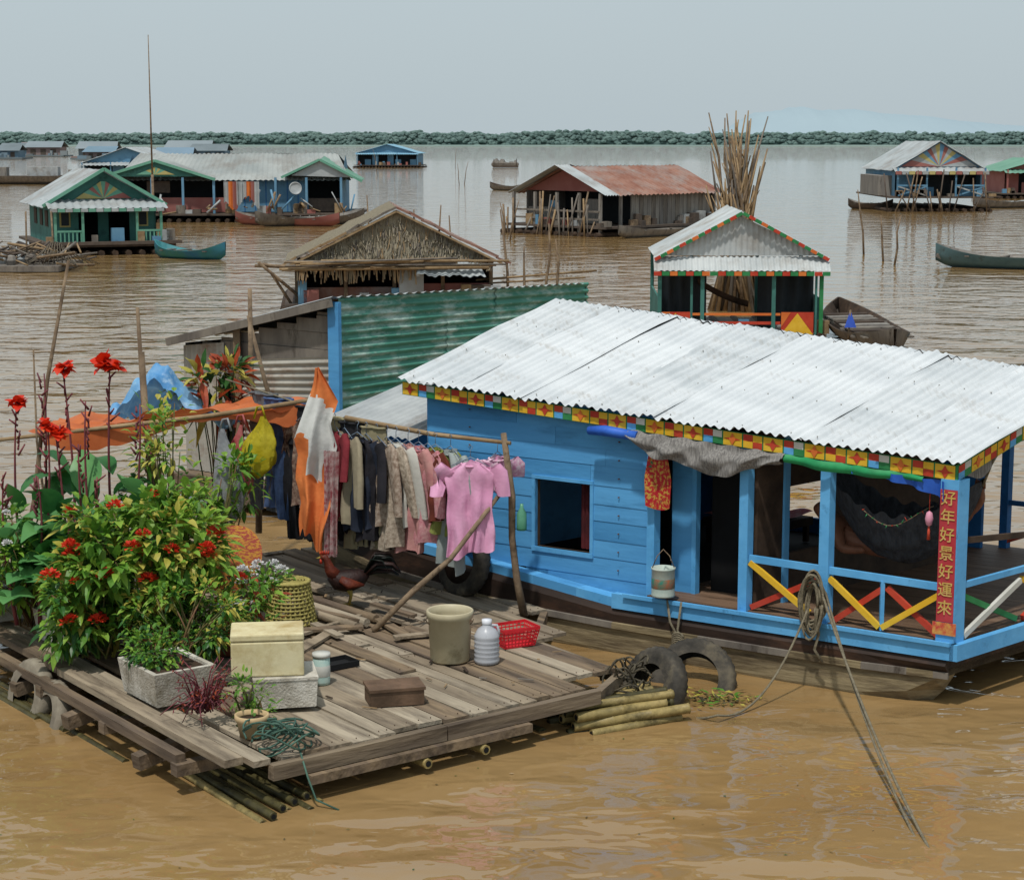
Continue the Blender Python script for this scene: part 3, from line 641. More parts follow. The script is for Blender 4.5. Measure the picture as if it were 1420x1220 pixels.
# ------------------------------------------------------------------ porch contents
def hammock():
    mb=MB('hammock'); m_=mk('dark_hammock_cloth','2b2e33','43474d',5,.85,.3,stretch=(6,6,1))
    p0=BF(3.62,.62,1.58);p1=BF(4.93,.55,1.60)
    def fn(u,v):
        s=4*u*(1-u); c=p0.lerp(p1,u); c.z-=.66*s**.8
        wd=.04+.40*s**.6; a=(v-.5)*2
        return c+V((.551,.835,0))*(a*wd*.7)+V((0,0,(abs(a)**2)*wd*.95+.022*math.sin(u*50+a*3)*s*abs(a)+.015*math.sin(v*40+u*6)))
    mb.grid(fn,70,30,m_); mb.tube([BF(3.4,.62,1.86),p0],.01,rope,6); mb.tube([p1,BF(5.02,.55,1.86)],.01,rope,6)
    mb.done()
hammock()
def person():
    sk=mk('skin','6a4431','7d5440',8,.55); 
    q=lambda s,w_,z:BF(s-.42,w_-.38,z-.04)
    pts=[q(4.45,1.02,.98),q(4.25,1.02,1.08),q(4.05,1.02,1.2),q(4.0,1.02,1.26),q(3.93,1.02,1.36), q(4.8,.98,1.12),BF(4.62,.62,1.22),BF(4.84,.64,1.42),BF(4.88,.63,1.49),BF(4.87,.62,1.60), q(4.8,1.1,1.1),q(5.05,1.1,1.25),q(5.2,1.05,1.42),
         q(4.3,.82,1.04),q(4.5,.8,1.06), q(4.3,1.22,1.04),q(4.5,1.25,1.06)]
    ed=[(0,1),(1,2),(2,3),(3,4),(0,5),(5,6),(6,7),(7,8),(8,9),(0,10),(10,11),(11,12),(2,13),(13,14),(2,15),(15,16)]
    rad=[.12,.11,.10,.05,.09,.075,.055,.034,.034,.024,.075,.055,.04,.04,.03,.04,.03]
    me=bpy.data.meshes.new('person'); me.from_pydata([tuple(p) for p in pts],ed,[]); ob=bpy.data.objects.new('person_in_hammock',me); COL.objects.link(ob); me.materials.append(sk)
    ob.modifiers.new('skin','SKIN')
    for i,r in enumerate(rad): me.skin_vertices[0].data[i].radius=(r,r)
    me.skin_vertices[0].data[0].use_root=True
    s=ob.modifiers.new('sub','SUBSURF'); s.levels=2; s.render_levels=2
    mb=MB('toes',ob); f=BF(4.87,.62,1.60)
    for i in range(5):
        o=A*(-.032+.016*i); mb.tube([f+o+V((0,0,-.03)),f+o+V((0,0,.015)),f+o+V((0,-.01,.04-.006*i))],[.011,.0105,.006-.0005*i],sk,6)
    mb.done()
try: person()
except Exception as e: print('person',e)
mb=MB('red_banner'); br=mk('banner_red','a22a32','b24048',5,.6,c3='8a3c40',sc3=6)
BN=V((-.551,-.835,0))
mb.box(lambda x,y,z:BF(4.965+x,-.036-y,z),0,.13,0,.004,.66,1.66,br)
gold=mk('gold_ink','b89848','ccb070',9,.5,c3='a86a44',sc3=14)
mb.box(lambda x,y,z:BF(4.94+x,-.036-y,z),0,.18,0,.006,.56,.655,mk('ban2','b8303a','c8a050',20,.5))
ob=mb.done()
try:
    rot=Matrix(((.835,0,-.551),(-.551,0,-.835),(0,1,0)))
    for i,ch in enumerate('好年好景好運來'):
        cu=bpy.data.curves.new('character_%d'%(i+1),'FONT'); cu.body=ch; cu.size=.118; cu.extrude=.0015; cu.align_x='CENTER'; cu.align_y='CENTER'; cu.offset=.0008; cu.materials.append(gold)
        o=bpy.data.objects.new('character_%d'%(i+1),cu); COL.objects.link(o); M4=rot.to_4x4(); M4.translation=BF(5.03,-.044,1.59-i*.138); o.matrix_world=M4; o.parent=ob
except Exception as e: print('txt',e)
mb=MB('red_lucky_ornament'); rg=mk('red_gold_pattern','a81c28','b89040',38,.5,lo=.5,hi=.56,c3='2a6a4a',sc3=20,lo3=.6,hi3=.62)
def orn(u,v):
    a=(u-.5)*2; wd=.125*(1-.35*abs(v-.5)*2 if v<.5 else 1-.2*(v-.5))
    return BF(2.56+a*wd,.02+.02*math.cos(a*2)-.02,1.72-v*.46-.03*(1-a*a)*(v>.9))
mb.grid(orn,12,12,rg); mb.tube([BF(2.56,0,1.88),BF(2.56,0,1.72)],.005,red,5); mb.done()
mb=MB('hanging_ornament'); pk=mk('pink_plastic','c8809a','d8a0b0',5,.5)
q=BF(4.86,.0,1.42); mb.tube([q+V((0,0,.3)),q],.003,red,5); mb.lathe(q,[(.001,.06),(.022,.045),(.032,.0),(.022,-.045),(.001,-.06)],pk,12); mb.tube([q+V((0,0,-.06)),q+V((0,0,-.16))],[.008,.014],red,6)
for k in range(14): mb.tube([BF(4.3+k*.04,.05,1.42-.1*math.sin(k*.3)),BF(4.34+k*.04,.05,1.42-.1*math.sin((k+1)*.3))],.004,pole,4); leaf0=BF(4.3+k*.04,.04,1.42-.1*math.sin(k*.3)); mb.tube([leaf0,leaf0+V((U(-.02,.02),0,U(-.03,.03)))],[.006,.001],green if k%3 else red,4)
mb.done()
mb=MB('storage_bench'); 
mb.grid(lambda u,v:BF(1.2+u*.7,2.3+v*.6,.74+.03*math.sin(u*9)*math.sin(v*8)),16,12,mk('matred','c02c40','e0b0b8',7,.8)); mb.box(BF,1.2,1.9,2.3,2.9,.62,.70,darkwood)
for a,b in ((1.22,2.32),(1.84,2.32),(1.22,2.84),(1.84,2.84)): mb.box(BF,a,a+.04,b,b+.04,.46,.62,darkwood)
mb.done()
# ropes
mb=MB('mooring_rope')
c=BF(4.02,-.10,.75); 
for k in range(13):
    h=.15+.025*(k%5); rr=.05+.012*(k%6)
    mb.tube([c+A*(rr*math.cos(t)+.02*math.sin(k*2.3))+V((-.551,-.835,0))*(.012*(k%5)+.02+.02*math.sin(t*2+k))+V((0,0,h*math.sin(t)-.08+.02*math.sin(k*3)+.01*math.sin(3*t+k))) for t in [i*2*math.pi/24 for i in range(25)]],.010,rope,6)
end=V((2.52,10.55,-.03)); st_=c+V((.05,-.05,.02))
def sag(a,b,s,n=16): return [a.lerp(b,i/n)+V((0,0,-s*4*(i/n)*(1-i/n))) for i in range(n+1)]
mb.tube(sag(st_,end,.12),.010,rope,7); mb.tube(sag(st_+V((.03,0,0)),V((2.47,10.7,-.03)),.14),.009,rope,7)
mb.tube(sag(c+V((-.05,-.05,-.1)),V((1.5,13.2,.06)),.25)+sag(V((1.5,13.2,.06)),V((.95,13.75,.15)),.12),.009,rope,7)
mb.tube([c+V((0,-.06,-.1)),c+V((.03,-.08,-.3)),c+V((.0,-.08,-.42)),c+V((.06,-.1,-.52))],.012,rope,7)
mb.done()
mb=MB('hull_rope')
for pth in ([BF(2.85,-.08,.52),BF(2.85,-.12,.3),BF(2.9,-.14,.12)],[BF(2.72,-.08,.52),BF(2.78,-.12,.35),BF(2.9,-.14,.2)]): mb.tube(pth,.010,rope,7)
for k in range(6): mb.tube([BF(2.87+.05*math.cos(t),-.14,.15+.03*k*.6+.04*math.sin(t)) for t in [i*math.pi/6 for i in range(13)]],.009,rope,6)
mb.done()
mb=MB('rope_tangle'); rd=mk('dark_rope','3c372c','5c5546',30,.9,.5)
for k in range(16):
    cx=V((.86+U(-.14,.14),13.60+U(-.14,.14),.20+U(0,.12)));rr=U(.05,.12);ph=U(0,6);ti=U(-.8,.8)
    mb.tube([cx+V((rr*math.cos(t+ph),rr*math.sin(t*1.0+ph)*.8,.04*math.sin(t*2+ph)+rr*ti*math.cos(t))) for t in [i*2*math.pi/16 for i in range(int(U(9,17)))]],.008,rd,6)
mb.done()
hs=mk('green_hose','2f4a40','4a6a5c',5,.6,.1); mb=MB('hose_coil')
for k in range(11):
    cx=V((-1.52+U(-.08,.08),11.72+U(-.06,.08),.35+.010*k));rr=U(.10,.19);ph=U(0,6)
    mb.tube([cx+V((rr*math.cos(t+ph),rr*math.sin(t+ph),.04*math.sin(t*2+ph)-.04*math.cos(t))) for t in [i*2*math.pi/20 for i in range(19)]],.007,hs,6)
mb.tube([(-1.4,11.7,.38),(-1.3,11.45,.2),(-1.25,11.45,.05),(-1.1,11.4,.0)],.007,hs,6)
mb.done()
# rooster
def rooster():
    mb=MB('rooster'); c=V((-1.38,15.45,.31)); d=V((-.92,-.1,0)).normalized(); r1=mk('rooster_body','160a08','2c120c',12,.6,.3,k=.9); r2=mk('rooster_neck','45180e','642a16',14,.6,.3); blk=mk('rooster_tail','0c1210','1a2622',8,.4); lg=mk('rooster_leg','8c7838','9c8840',5,.6)
    mb.tube([c-d*.17+V((0,0,.27)),c-d*.11+V((0,0,.25)),c+V((0,0,.22)),c+d*.10+V((0,0,.23)),c+d*.16+V((0,0,.27))],[.02,.075,.10,.085,.04],r1,14)
    mb.tube([c+d*.10+V((0,0,.25)),c+d*.16+V((0,0,.33)),c+d*.18+V((0,0,.40)),c+d*.20+V((0,0,.43)),c+d*.235+V((0,0,.43))],[.07,.045,.03,.032,.012],r2,12)
    mb.tube([c+d*.225+V((0,0,.43)),c+d*.27+V((0,0,.42))],[.012,.002],lg,6)
    for k in range(5): p=c+d*(.17+.016*k)+V((0,0,.455)); mb.tube([p,p+V((0,0,.035-.004*abs(k-2)))-d*.008],[.010,.003],red,6)
    mb.tube([c+d*.23+V((0,0,.415)),c+d*.23+V((0,0,.375))],[.010,.014],red,7)
    for k in range(17):
        s=U(-.05,.05);h=U(.02,.20);L=U(.16,.28); mb.tube([c-d*.13+V((0,s*.3,.27)),c-d*(.13+L*.4)+V((0,s,.27+h)),c-d*(.13+L*.9)+V((0,s*1.4,.27+h*.95)),c-d*(.13+L*1.15)+V((0,s*1.6,.25+h*.45))],[.02,.022,.018,.004],blk if k%3 else r1,6,flat=.3)
    for sg in (-1,1):
        n=V((-d.y,d.x,0))*sg
        mb.tube([c+n*.085+d*.07+V((0,0,.26)),c+n*.10+V((0,0,.22)),c+n*.08-d*.13+V((0,0,.2))],[.03,.055,.01],r2,8,flat=.5)
        k=c+n*.045; mb.tube([k+V((0,0,.17)),k-d*.02+V((0,0,.10)),k+V((0,0,.01))],[.035,.012,.010],lg,7)
        for a in (-.5,0,.5): mb.tube([k+V((0,0,.012)),k+d*.06*math.cos(a)+n*.06*math.sin(a)+V((0,0,.006))],[.008,.003],lg,5)
        mb.tube([k+V((0,0,.012)),k-d*.035+V((0,0,.006))],[.008,.003],lg,5)
    mb.done()
rooster()
# ------------------------------------------------------------------ plants
G1=mk('leaf_bright','76a238','98bc4a',6,.45,transl=.35,k=.85); G2=mk('leaf_mid','4c7c2a','6a9a38',6,.45,transl=.3,k=.85); G3=mk('leaf_dark','2a5524','3c6e30',6,.4,transl=.25,k=.8); G4=mk('leaf_yellow','b4ae44','cfc464',6,.5,transl=.35,k=.85); G5=mk('leaf_red','8c3420','c05a30',8,.5,transl=.3,k=.8)
CN=mk('canna_leaf','2f6a38','4c8a48',3,.4,transl=.3,k=.85); CN2=mk('canna_leaf_light','58945a','74b066',3,.4,transl=.35,k=.85); ST=mk('stem','3a5a24','6a4a34',4,.6); STP=mk('stem_purple','5a2a34','7a3c40',4,.6)
FR=mk('flower_red','cc220e','e0401e',6,.5,transl=.35); FO=mk('flower_orange_red','c42c1c','dc4c30',6,.5,transl=.3); FW=mk('flower_white','c8c8c8','d4d4d4',4,.6,transl=.2); FM=mk('flower_magenta','b0188c','cc38a8',4,.6,transl=.2)
def rv():
    while 1:
        v=V((U(-1,1),U(-1,1),U(-1,1)))
        if .1<v.length<1: return v.normalized()
def leaf(mb,p,d,L,W_,mat,seg=2,droop=.3):
    d=d.normalized(); sd=d.cross(V((0,0,1)))
    sd=sd.normalized() if sd.length>.05 else V((1,0,0))
    up=sd.cross(d); sd=(sd+up*U(-.5,.5)).normalized()
    vs=[];fs=[]
    for i in range(seg+1+1):
        t=i/(seg+1); wv=W_*.5*math.sin(math.pi*min(1,t**.8*.98+.02)) if 0<i<seg+1 else W_*.02
        c=p+d*L*t+V((0,0,-droop*L*t*t))
        vs+= [c-sd*wv+up*wv*.25,c,c+sd*wv+up*wv*.25]
    for i in range(seg+1):
        a=i*3; fs+=[(a,a+1,a+4,a+3),(a+1,a+2,a+5,a+4)]
    mb.add(vs,fs,mat,seg>2)
def bush(name,c,rad,ncl,nl,L,W_,mats,base=None,flowers=None,nf=0,sp=.11,fr=.04):
    mb=MB(name); c=V(c)
    base=V(base) if base else c-V((0,0,rad[2]))
    cl=[]
    for i in range(ncl):
        v=rv()*U(.5,1.15)**.7; q=c+V((v.x*rad[0],v.y*rad[1],v.z*rad[2])); cl.append(q)
        if q.z<.4: q.z=.4
        b=base+V((U(-.1,.1),U(-.1,.1),0)); mid=b.lerp(q,.5)+V((U(-.05,.05),U(-.05,.05),.05))
        mb.tube([b,mid,q],[.009,.007,.004],ST,5)
        cm=[random.choice(mats),random.choice(mats)]
        for k in range(nl):
            o=rv()*sp*U(.2,1); pos=q+o; d=(o.normalized()+ (q-c).normalized()*.5+V((0,0,U(-.1,.6)))); leaf(mb,pos,d,L*U(.5,1.2),W_*U(.7,1.25),random.choice(cm if R()<.7 else mats),2,U(.1,.6))
    if flowers:
        top=sorted(cl,key=lambda q:-(q.z*.7-q.y*.8+R()*.9))[:nf]
        for q in top:
            q=q+V((U(-.05,.05),-.12,.07)); f2=fr*U(.7,1.15)
            for k in range(44):
                d=rv(); d.z=abs(d.z)*.8+.05; leaf(mb,q+d*f2*.7,d+rv()*.4,f2*.7,f2*.6,flowers,1,0)
    mb.done()
bush('ixora_bush',(-2.84,13.75,1.06),(.60,.45,.46),60,32,.125,.065,[G1,G1,G2,G4,G2],(-2.7,13.8,.4),FO,10,.13,.06)
bush('ixora_bush',(-2.50,13.75,1.28),(.34,.3,.36),30,28,.12,.06,[G1,G1,G4,G2],(-2.5,13.8,.4),FO,4,.12,.05)
bush('croton_bush',(-2.32,13.25,.80),(.50,.30,.22),44,34,.070,.032,[G1,G2,G4,G3],(-2.35,13.1,.45),None,0,.11)
bush('ixora_bush',(-3.20,13.55,.78),(.32,.3,.28),26,26,.11,.05,[G2,G1,G3],(-3.1,13.6,.4),FO,6,.12,.055)
bush('croton_bush',(-2.05,13.9,.72),(.28,.25,.22),20,26,.085,.035,[G2,G1,G5],(-2.1,14,.4),FO,2,.1,.045)
bush('herb_cluster',(-2.50,12.78,.68),(.22,.20,.12),16,22,.07,.03,[G2,G1,G3],(-2.48,12.8,.52),None,0,.08)
bush('flowering_shrub',(-2.02,14.9,.68),(.18,.2,.13),14,20,.06,.03,[G2,G1],(-2.0,15,.4),FW,10,.08,.045)
bush('garden_shrub',(-3.95,14.4,.95),(.35,.35,.45),30,26,.10,.04,[G2,G1,G1],(-3.8,14.5,.4),FW,6,.12,.04)
bush('garden_shrub',(-4.25,14.9,.7),(.3,.3,.3),18,24,.10,.04,[G2,G1,G4],(-4.1,14.9,.4),FW,4,.12,.04)
bush('garden_shrub',(-3.0,14.6,1.0),(.45,.4,.45),30,26,.12,.05,[G3,G2,G3],(-3.0,14.6,.4),FM,1,.13,.05)
bush('climbing_vine',(-2.74,14.75,1.68),(.20,.2,.50),28,13,.11,.045,[G1,G4,G2],(-2.7,14.8,.5),None,0,.15)
bush('climbing_vine',(-2.45,15.6,1.3),(.3,.25,.35),18,14,.12,.045,[G1,G2],(-2.5,15.6,.5),None,0,.14)
bush('red_croton',(-2.75,17.3,1.95),(.28,.25,.22),12,16,.24,.07,[G5,G5,G4,G3],(-2.7,17.3,.4),None,0,.1)
bush('trailing_weed',(-1.76,12.12,.50),(.15,.13,.18),12,14,.07,.02,[G1,G2],(-1.75,12.2,.32),None,0,.08)
mb=MB('purple_trailing_plant')
for k in range(60):
    b=V((-2.08+U(-.08,.08),12.25+U(-.1,.1),.4)); tip=b+V((U(-.22,.22),U(-.25,.12),U(-.05,.36)))
    mb.tube([b,b.lerp(tip,.5)+V((0,0,.08)),tip],[.006,.005,.003],STP,4)
    for j in range(5): leaf(mb,b.lerp(tip,U(.3,1))+V((0,0,.03)),rv(),.035,.015,STP if R()<.6 else G5,1,.2)
mb.done()
def canna(name,c,h,fl,tilt=(0,0),nl=6):
    mb=MB(name); c=V(c); top=c+V((tilt[0],tilt[1],h)); 
    pts=[c.lerp(top,t)+V((.03*math.sin(t*4+c.x*9),0,0)) for t in [i/8 for i in range(9)]]
    mb.tube(pts,[.018-.0015*i for i in range(9)],STP,6)
    for k in range(nl):
        t=.12+.52*k/nl; p=c.lerp(top,t); a=U(0,6.28); d=V((math.cos(a),math.sin(a)*.8,U(.7,1.6)))
        leaf(mb,p,d,U(.45,.68),U(.19,.27),CN if R()<.6 else CN2,6,U(.2,.7))
    for k in range(9):
        p=c.lerp(top,.74+.25*k/9); d=rv(); d.z=abs(d.z)+.7; mb.tube([p,p+d.normalized()*U(.05,.11)],[.010,.006],STP,5)
    if fl:
        for k in range(26):
            d=rv(); d.z=abs(d.z)*.9-.1; leaf(mb,top+rv()*.04*fl+V((0,0,-.03)),d,.10*fl,.11*fl,FR,3,U(-.2,.8))
    mb.done()
for u,y,h,fl,nl in ((-3.18,14.75,2.02,1.15,6),(-3.55,14.9,1.98,.8,6),(-3.50,14.3,1.55,.85,7),(-3.66,14.35,1.62,.6,5),(-3.95,14.7,1.72,.8,6),(-3.35,14.4,1.75,0,7),(-3.0,14.5,1.72,0,7),(-3.75,14.95,1.9,0,5),(-3.15,14.2,1.2,0,8),(-3.65,14.2,1.2,0,8),(-2.95,14.9,1.5,0,6),(-3.9,14.3,1.2,0,6),(-3.4,14.1,.95,0,7),(-3.3,13.95,.8,0,6),(-3.25,14.25,1.45,0,8)):
    canna('canna_plant',(u,y,.45),h,fl,(U(-.08,.08),U(-.05,.05)),nl)
mb=MB('taro_plant'); 
for k in range(4): 
    for j in range(4): leaf(mb,V((-3.85+.12*k,13.95+.1*k,.75+.12*k)),V((math.cos(j*1.6+k),math.sin(j*1.6+k),.6)),.24,.24,CN2,6,.5)
mb.done()
mb=MB('bamboo_sticks')
for a,b,r in (((-4.25,15.6,.3),(-3.75,15.9,3.2),.022),((-3.15,16.4,.3),(-3.3,16.5,2.75),.028),((-3.9,15.4,.3),(-3.95,15.4,2.5),.012),((-2.55,18.5,.3),(-2.6,18.6,2.75),.035),((-2.2,19.5,.3),(-2.75,19.5,2.4),.03)):
    a=V(a);b=V(b); mb.tube([a,a.lerp(b,.3)+V((.03,0,0)),a.lerp(b,.65)+V((-.02,0,0)),b],[r,r*.95,r*.8,r*.6],pole,7)
mb.done()
mb=MB('woven_mat'); wm=mk('woven_yellow','a8762c','8a3a30',30,.8,.3,lo=.47,hi=.53,stretch=(1,1,3))
mb.lathe((-2.32,15.1,.80),[(.001,.05),(.1,.045),(.2,.02),(.27,0),(.29,-.01)],wm,28,T=V((-.35,-.8,.45)).to_track_quat('Z','Y').to_matrix()); mb.done()
cp=mk('clay','7a4030','94553e',5,.8,.3)
mb=MB('clay_pot'); mb.lathe((-1.72,11.95,.31),[(.001,0),(.08,0),(.1,.1),(.115,.12),(.115,.15),(.1,.15),(.095,.12)],mk('tanpot','a8906a','b8a07a',5,.8),18); mb.lathe((-1.72,11.95,.42),[(.001,0),(.095,0)],soil,18); mb.done()
for (x,y) in ((-2.7,13.75),(-2.15,13.95),(-3.2,14.3),(-3.6,14.6)):
    mb=MB('clay_pot'); mb.lathe((x,y,.33),[(.001,0),(.13,0),(.18,.22),(.2,.24),(.2,.28),(.17,.28),(.16,.22)],cp,20); mb.lathe((x,y,.56),[(.001,0),(.165,0)],soil,20); mb.done()
mb=MB('grey_plastic_pot'); mb.lathe((-2.18,14.35,.31),[(.001,0),(.14,0),(.17,.25),(.19,.26),(.19,.29),(.16,.29),(.13,.05)],greytin,20); mb.done()
# ------------------------------------------------------------------ green tin shack
def shack():
    G=Grp('green_tin_shack'); gt=mk('green_tin','3c7a68','569482',1.6,.5,.1,c3='b2c4ba',sc3=1.8,lo3=.48,hi3=.66,stretch=(1,1,3))
    P0=V((-1.91,20.49,0));P1=V((.95,24.1,0));P2=V((-3.85,22.0,0))
    z=lambda p,h:V((p.x,p.y,h))
    d=(P1-P0)
    w_=G['green_wall']
    for i in range(5):
        a=P0+d*(i/5);b=P0+d*((i+1)/5+.01); off=V((-.79,-.6,0))*(.010*(i%2))
        # flutes run horizontally along the wall
        w_.corr(z(a,2.5-.02*i)+off,z(a,.35)+off,z(b,.35)+off,z(b,2.48-.02*i)+off,24,.016,gt,3,6,warp=.02,seed=i)
    s=G['side_wall']; e=(P2-P0); n=(P1-P0).normalized()
    tp=lambda t:2.42-.60*t
    for k in range(11):
        h0=.4+k*.19
        for j in range(8):
            t0,t1=j/8,(j+1)/8
            if h0>1.38:
                top=min(h0+.185,tp((t0+t1)/2)-.05); f_=.012*(k%2)
                if top>h0: s.hexa([z(P0+e*t0-n*f_,h0),z(P0+e*t1-n*f_,h0),z(P0+e*t1+n*.02,h0),z(P0+e*t0+n*.02,h0),z(P0+e*t0-n*f_,top),z(P0+e*t1-n*f_,top),z(P0+e*t1+n*.02,top),z(P0+e*t0+n*.02,top)],greywood)
    rt=mk('stained_tin','8f8c84','a8a49a',1.5,.6,.1,c3='7a5a44',sc3=2,lo3=.5,hi3=.7,stretch=(1,1,2))
    s.corr(z(P0+e*.03-n*.03,1.85),z(P0+e*.03-n*.03,.35),z(P0+e*.6-n*.03,.35),z(P0+e*.6-n*.03,1.72),19,.014,rt,2,6)
    s.corr(z(P0+e*.72-n*.03,1.9),z(P0+e*1.0-n*.03,1.82),z(P0+e*1.0-n*.03,.35),z(P0+e*.72-n*.03,.35),8,.014,rt,2,6)
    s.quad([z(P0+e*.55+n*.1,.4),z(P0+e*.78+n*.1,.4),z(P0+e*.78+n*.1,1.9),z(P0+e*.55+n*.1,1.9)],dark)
    G['corner_post'].beam(z(P0-n*.05,.35),z(P0-n*.05,2.46),.16,.05,blue,up=(.62,.78,0))
    G['corner_post'].beam(z(P0+e*.62-n*.06,.3),z(P0+e*.62-n*.06,2.15),.08,.08,pole)
    r=G['roof']; o=-n*.15
    r.corr(z(P0+o-e*.02,2.52),z(P0+n*4.5-e*.02,2.40),z(P0+n*4.5+e*1.04,1.83),z(P0+o+e*1.04,1.90),30,.012,greytin,2,5)
    r.beam(z(P0+o-e*.02,2.46),z(P0+o+e*1.06,1.86),.04,.09,greywood)
    G['floor'].hexa([z(P0-n*.3,.1),z(P2-n*.3,.1),z(P2+n*4.6,.1),z(P1+n*.2,.1),z(P0-n*.3,.34),z(P2-n*.3,.34),z(P2+n*4.6,.34),z(P1+n*.2,.34)],wood[2])
    b=G['back_wall']; b.quad([z(P2,.3),z(P2+n*4.5,.3),z(P2+n*4.5,1.8),z(P2,1.85)],greywood); b.quad([z(P1,.3),z(P2+n*4.5,.3),z(P2+n*4.5,1.8),z(P1,2.35)],greywood)
    G.done()
shack()
# ------------------------------------------------------------------ distant floating houses
def slopes(G,F,x0,x1,y0,y1,ze,zr,mat,amp=.03,pitch=.28,axis='y',oh=.25,gable=None,key='roof',hip=0):
    r=G[key]
    if axis=='y':
        xm=(x0+x1)/2; k=(zr-ze)/(xm-x0); n=max(4,int((y1-y0+2*oh)/pitch))
        for sx,xe in ((-1,x0-oh),(1,x1+oh)):
            zz=ze-oh*k
            r.corr(F(xe,y0-oh,zz),F(xe,y1+oh,zz),F(xm,y1+oh,zr),F(xm,y0-oh,zr),n,amp,mat,4,4,warp=.05,seed=x0+sx)
        if gable: 
            for yy in (y0,y1): G['gable'].add([F(x0,yy,ze),F(x1,yy,ze),F(xm,yy,zr-.05)],[(0,1,2)],gable)
    else:
        ym=(y0+y1)/2; k=(zr-ze)/(ym-y0); n=max(4,int((x1-x0+2*oh)/pitch))
        for ye in (y0-oh,y1+oh):
            zz=ze-oh*k
            r.corr(F(x0-oh,ye,zz),F(x1+oh,ye,zz),F(x1+oh-hip,ym,zr),F(x0-oh+hip,ym,zr),n,amp,mat,4,4,warp=.06,seed=ye)
        if gable:
            for xx in (x0,x1): G['gable'].add([F(xx,y0,ze),F(xx,y1,ze),F(xx,ym,zr-.05)],[(0,1,2)],gable)
def base(G,F,x0,x1,y0,y1,z=.35,m1=None):
    b=G['floating_deck']; b.box(F,x0,x1,y0,y1,z-.1,z,m1 or greywood)
    for i in range(int((x1-x0)/.5)+1): b.tube([F(x0+i*.5,y0-.2,.08),F(x0+i*.5,y1,.08)],.12,darkwood,6)
    for i in range(int((x1-x0)*1.6)):
        x=U(x0,x1); c=random.choice([dkw2,greywood,palepole,redhaze,bluehz,greytin]); h=U(.15,.6); b.box(F,x,x+U(.15,.5),y0+.05,y0+U(.2,.5),z,z+h,c)
def posts(G,F,pts,z0,z1,mat,w_=.1):
    for x,y in pts: G['posts'].box(F,x-w_/2,x+w_/2,y-w_/2,y+w_/2,z0,z1,mat)
def sunburst(G,F,x0,x1,y,ze,zr,mats,n=12):
    xm=(x0+x1)/2; g=G['gable_sunburst']
    for i in range(n):
        t0=i/n;t1=(i+1)/n
        def edge(t):
            a=math.pi*t; dx,dz=-math.cos(a),math.sin(a); W_=(x1-x0)/2; H_=zr-ze
            k=1/(abs(dx)/W_+dz/H_+1e-9); return F(xm+dx*k,y-.03,ze+dz*k)
        g.add([F(xm,y-.03,ze),edge(t0),edge(t1)],[(0,1,2)],mats[i%len(mats)])
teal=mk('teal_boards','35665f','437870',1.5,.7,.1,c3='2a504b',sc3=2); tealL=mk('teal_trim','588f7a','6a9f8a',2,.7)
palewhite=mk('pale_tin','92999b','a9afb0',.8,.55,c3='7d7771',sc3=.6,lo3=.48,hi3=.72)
redhaze=mk('hazed_red','8a544e','96645c',1,.8); bluehz=mk('hazed_blue','54809e','6690aa',1,.7,c3='4c6b80',sc3=1.5); greenhz=mk('hazed_green','5c8674','6e9482',1,.7)  # red, blue and green softened: distance haze painted into the base colour
mustard=mk('hazed_mustard','a39860','afa36c',2,.8); dkhaze=mk('shaded_interior','2b3033','393e41',1,.95); dkw2=mk('hazy_dark_wood','4a423c','5d5249',3,.9)  # mustard, interior and wood tones paled to paint in distance haze
G=Grp('green_floating_house'); F=frame((-17.15,70.2),(.93,.37))
base(G,F,-.4,4.4,-1.2,6.5,.4,dkw2); 
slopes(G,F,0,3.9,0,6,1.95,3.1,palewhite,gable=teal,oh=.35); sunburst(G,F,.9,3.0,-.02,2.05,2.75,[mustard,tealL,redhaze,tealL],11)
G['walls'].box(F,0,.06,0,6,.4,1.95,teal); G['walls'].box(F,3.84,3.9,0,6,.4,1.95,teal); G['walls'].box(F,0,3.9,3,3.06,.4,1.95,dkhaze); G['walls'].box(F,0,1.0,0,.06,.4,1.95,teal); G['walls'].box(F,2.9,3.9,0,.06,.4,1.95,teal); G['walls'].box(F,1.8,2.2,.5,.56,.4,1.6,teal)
for xx in (.3,3.2): G['window_bars'].box(F,xx,xx+.4,-.03,-.005,1.0,1.6,mustard); G['window_bars'].box(F,xx+.06,xx+.34,-.05,-.035,1.06,1.54,dkhaze)
for yy in (.8,2.2,3.8): G['window_bars'].box(F,-.03,-.003,yy,yy+.7,1.0,1.6,darkwood)
G['canopy'].corr(F(-.25,-1.15,1.72),F(4.15,-1.15,1.72),F(4.15,.1,2.05),F(-.25,.1,2.05),16,.03,palewhite,2,4)
for i in range(15): G['canopy_trim'].box(F,-.2+i*.28,-.2+i*.28+.26,-1.19,-1.16,1.60,1.72,tealL if i%2 else palewhite)
G['canopy_trim'].beam(F(-.35,-.4,1.8),F(1.95,-.4,3.15),.06,.12,tealL); G['canopy_trim'].beam(F(4.25,-.4,1.8),F(1.95,-.4,3.15),.06,.12,tealL)
posts(G,F,[(0,-1),(1,-1),(3.0,-1),(3.9,-1)],.4,1.7,tealL,.09)
for xx in (0,3.0): G['railing'].box(F,xx,xx+.95,-1.03,-.98,.85,.92,tealL); [G['railing'].box(F,xx+.15*i,xx+.15*i+.05,-1.02,-.99,.4,.85,tealL) for i in range(7)]
G['stilts'].beam(F(-.6,-1.3,.45),F(4.6,-1.3,.45),.15,.12,dkw2); G.done()
longt=mk('long_roof_tin','858b8a','9da19e',.5,.6,c3='736b63',sc3=.35,lo3=.48,hi3=.7)
G=Grp('long_floating_house'); F=frame((-20.3,99),(1,.02))
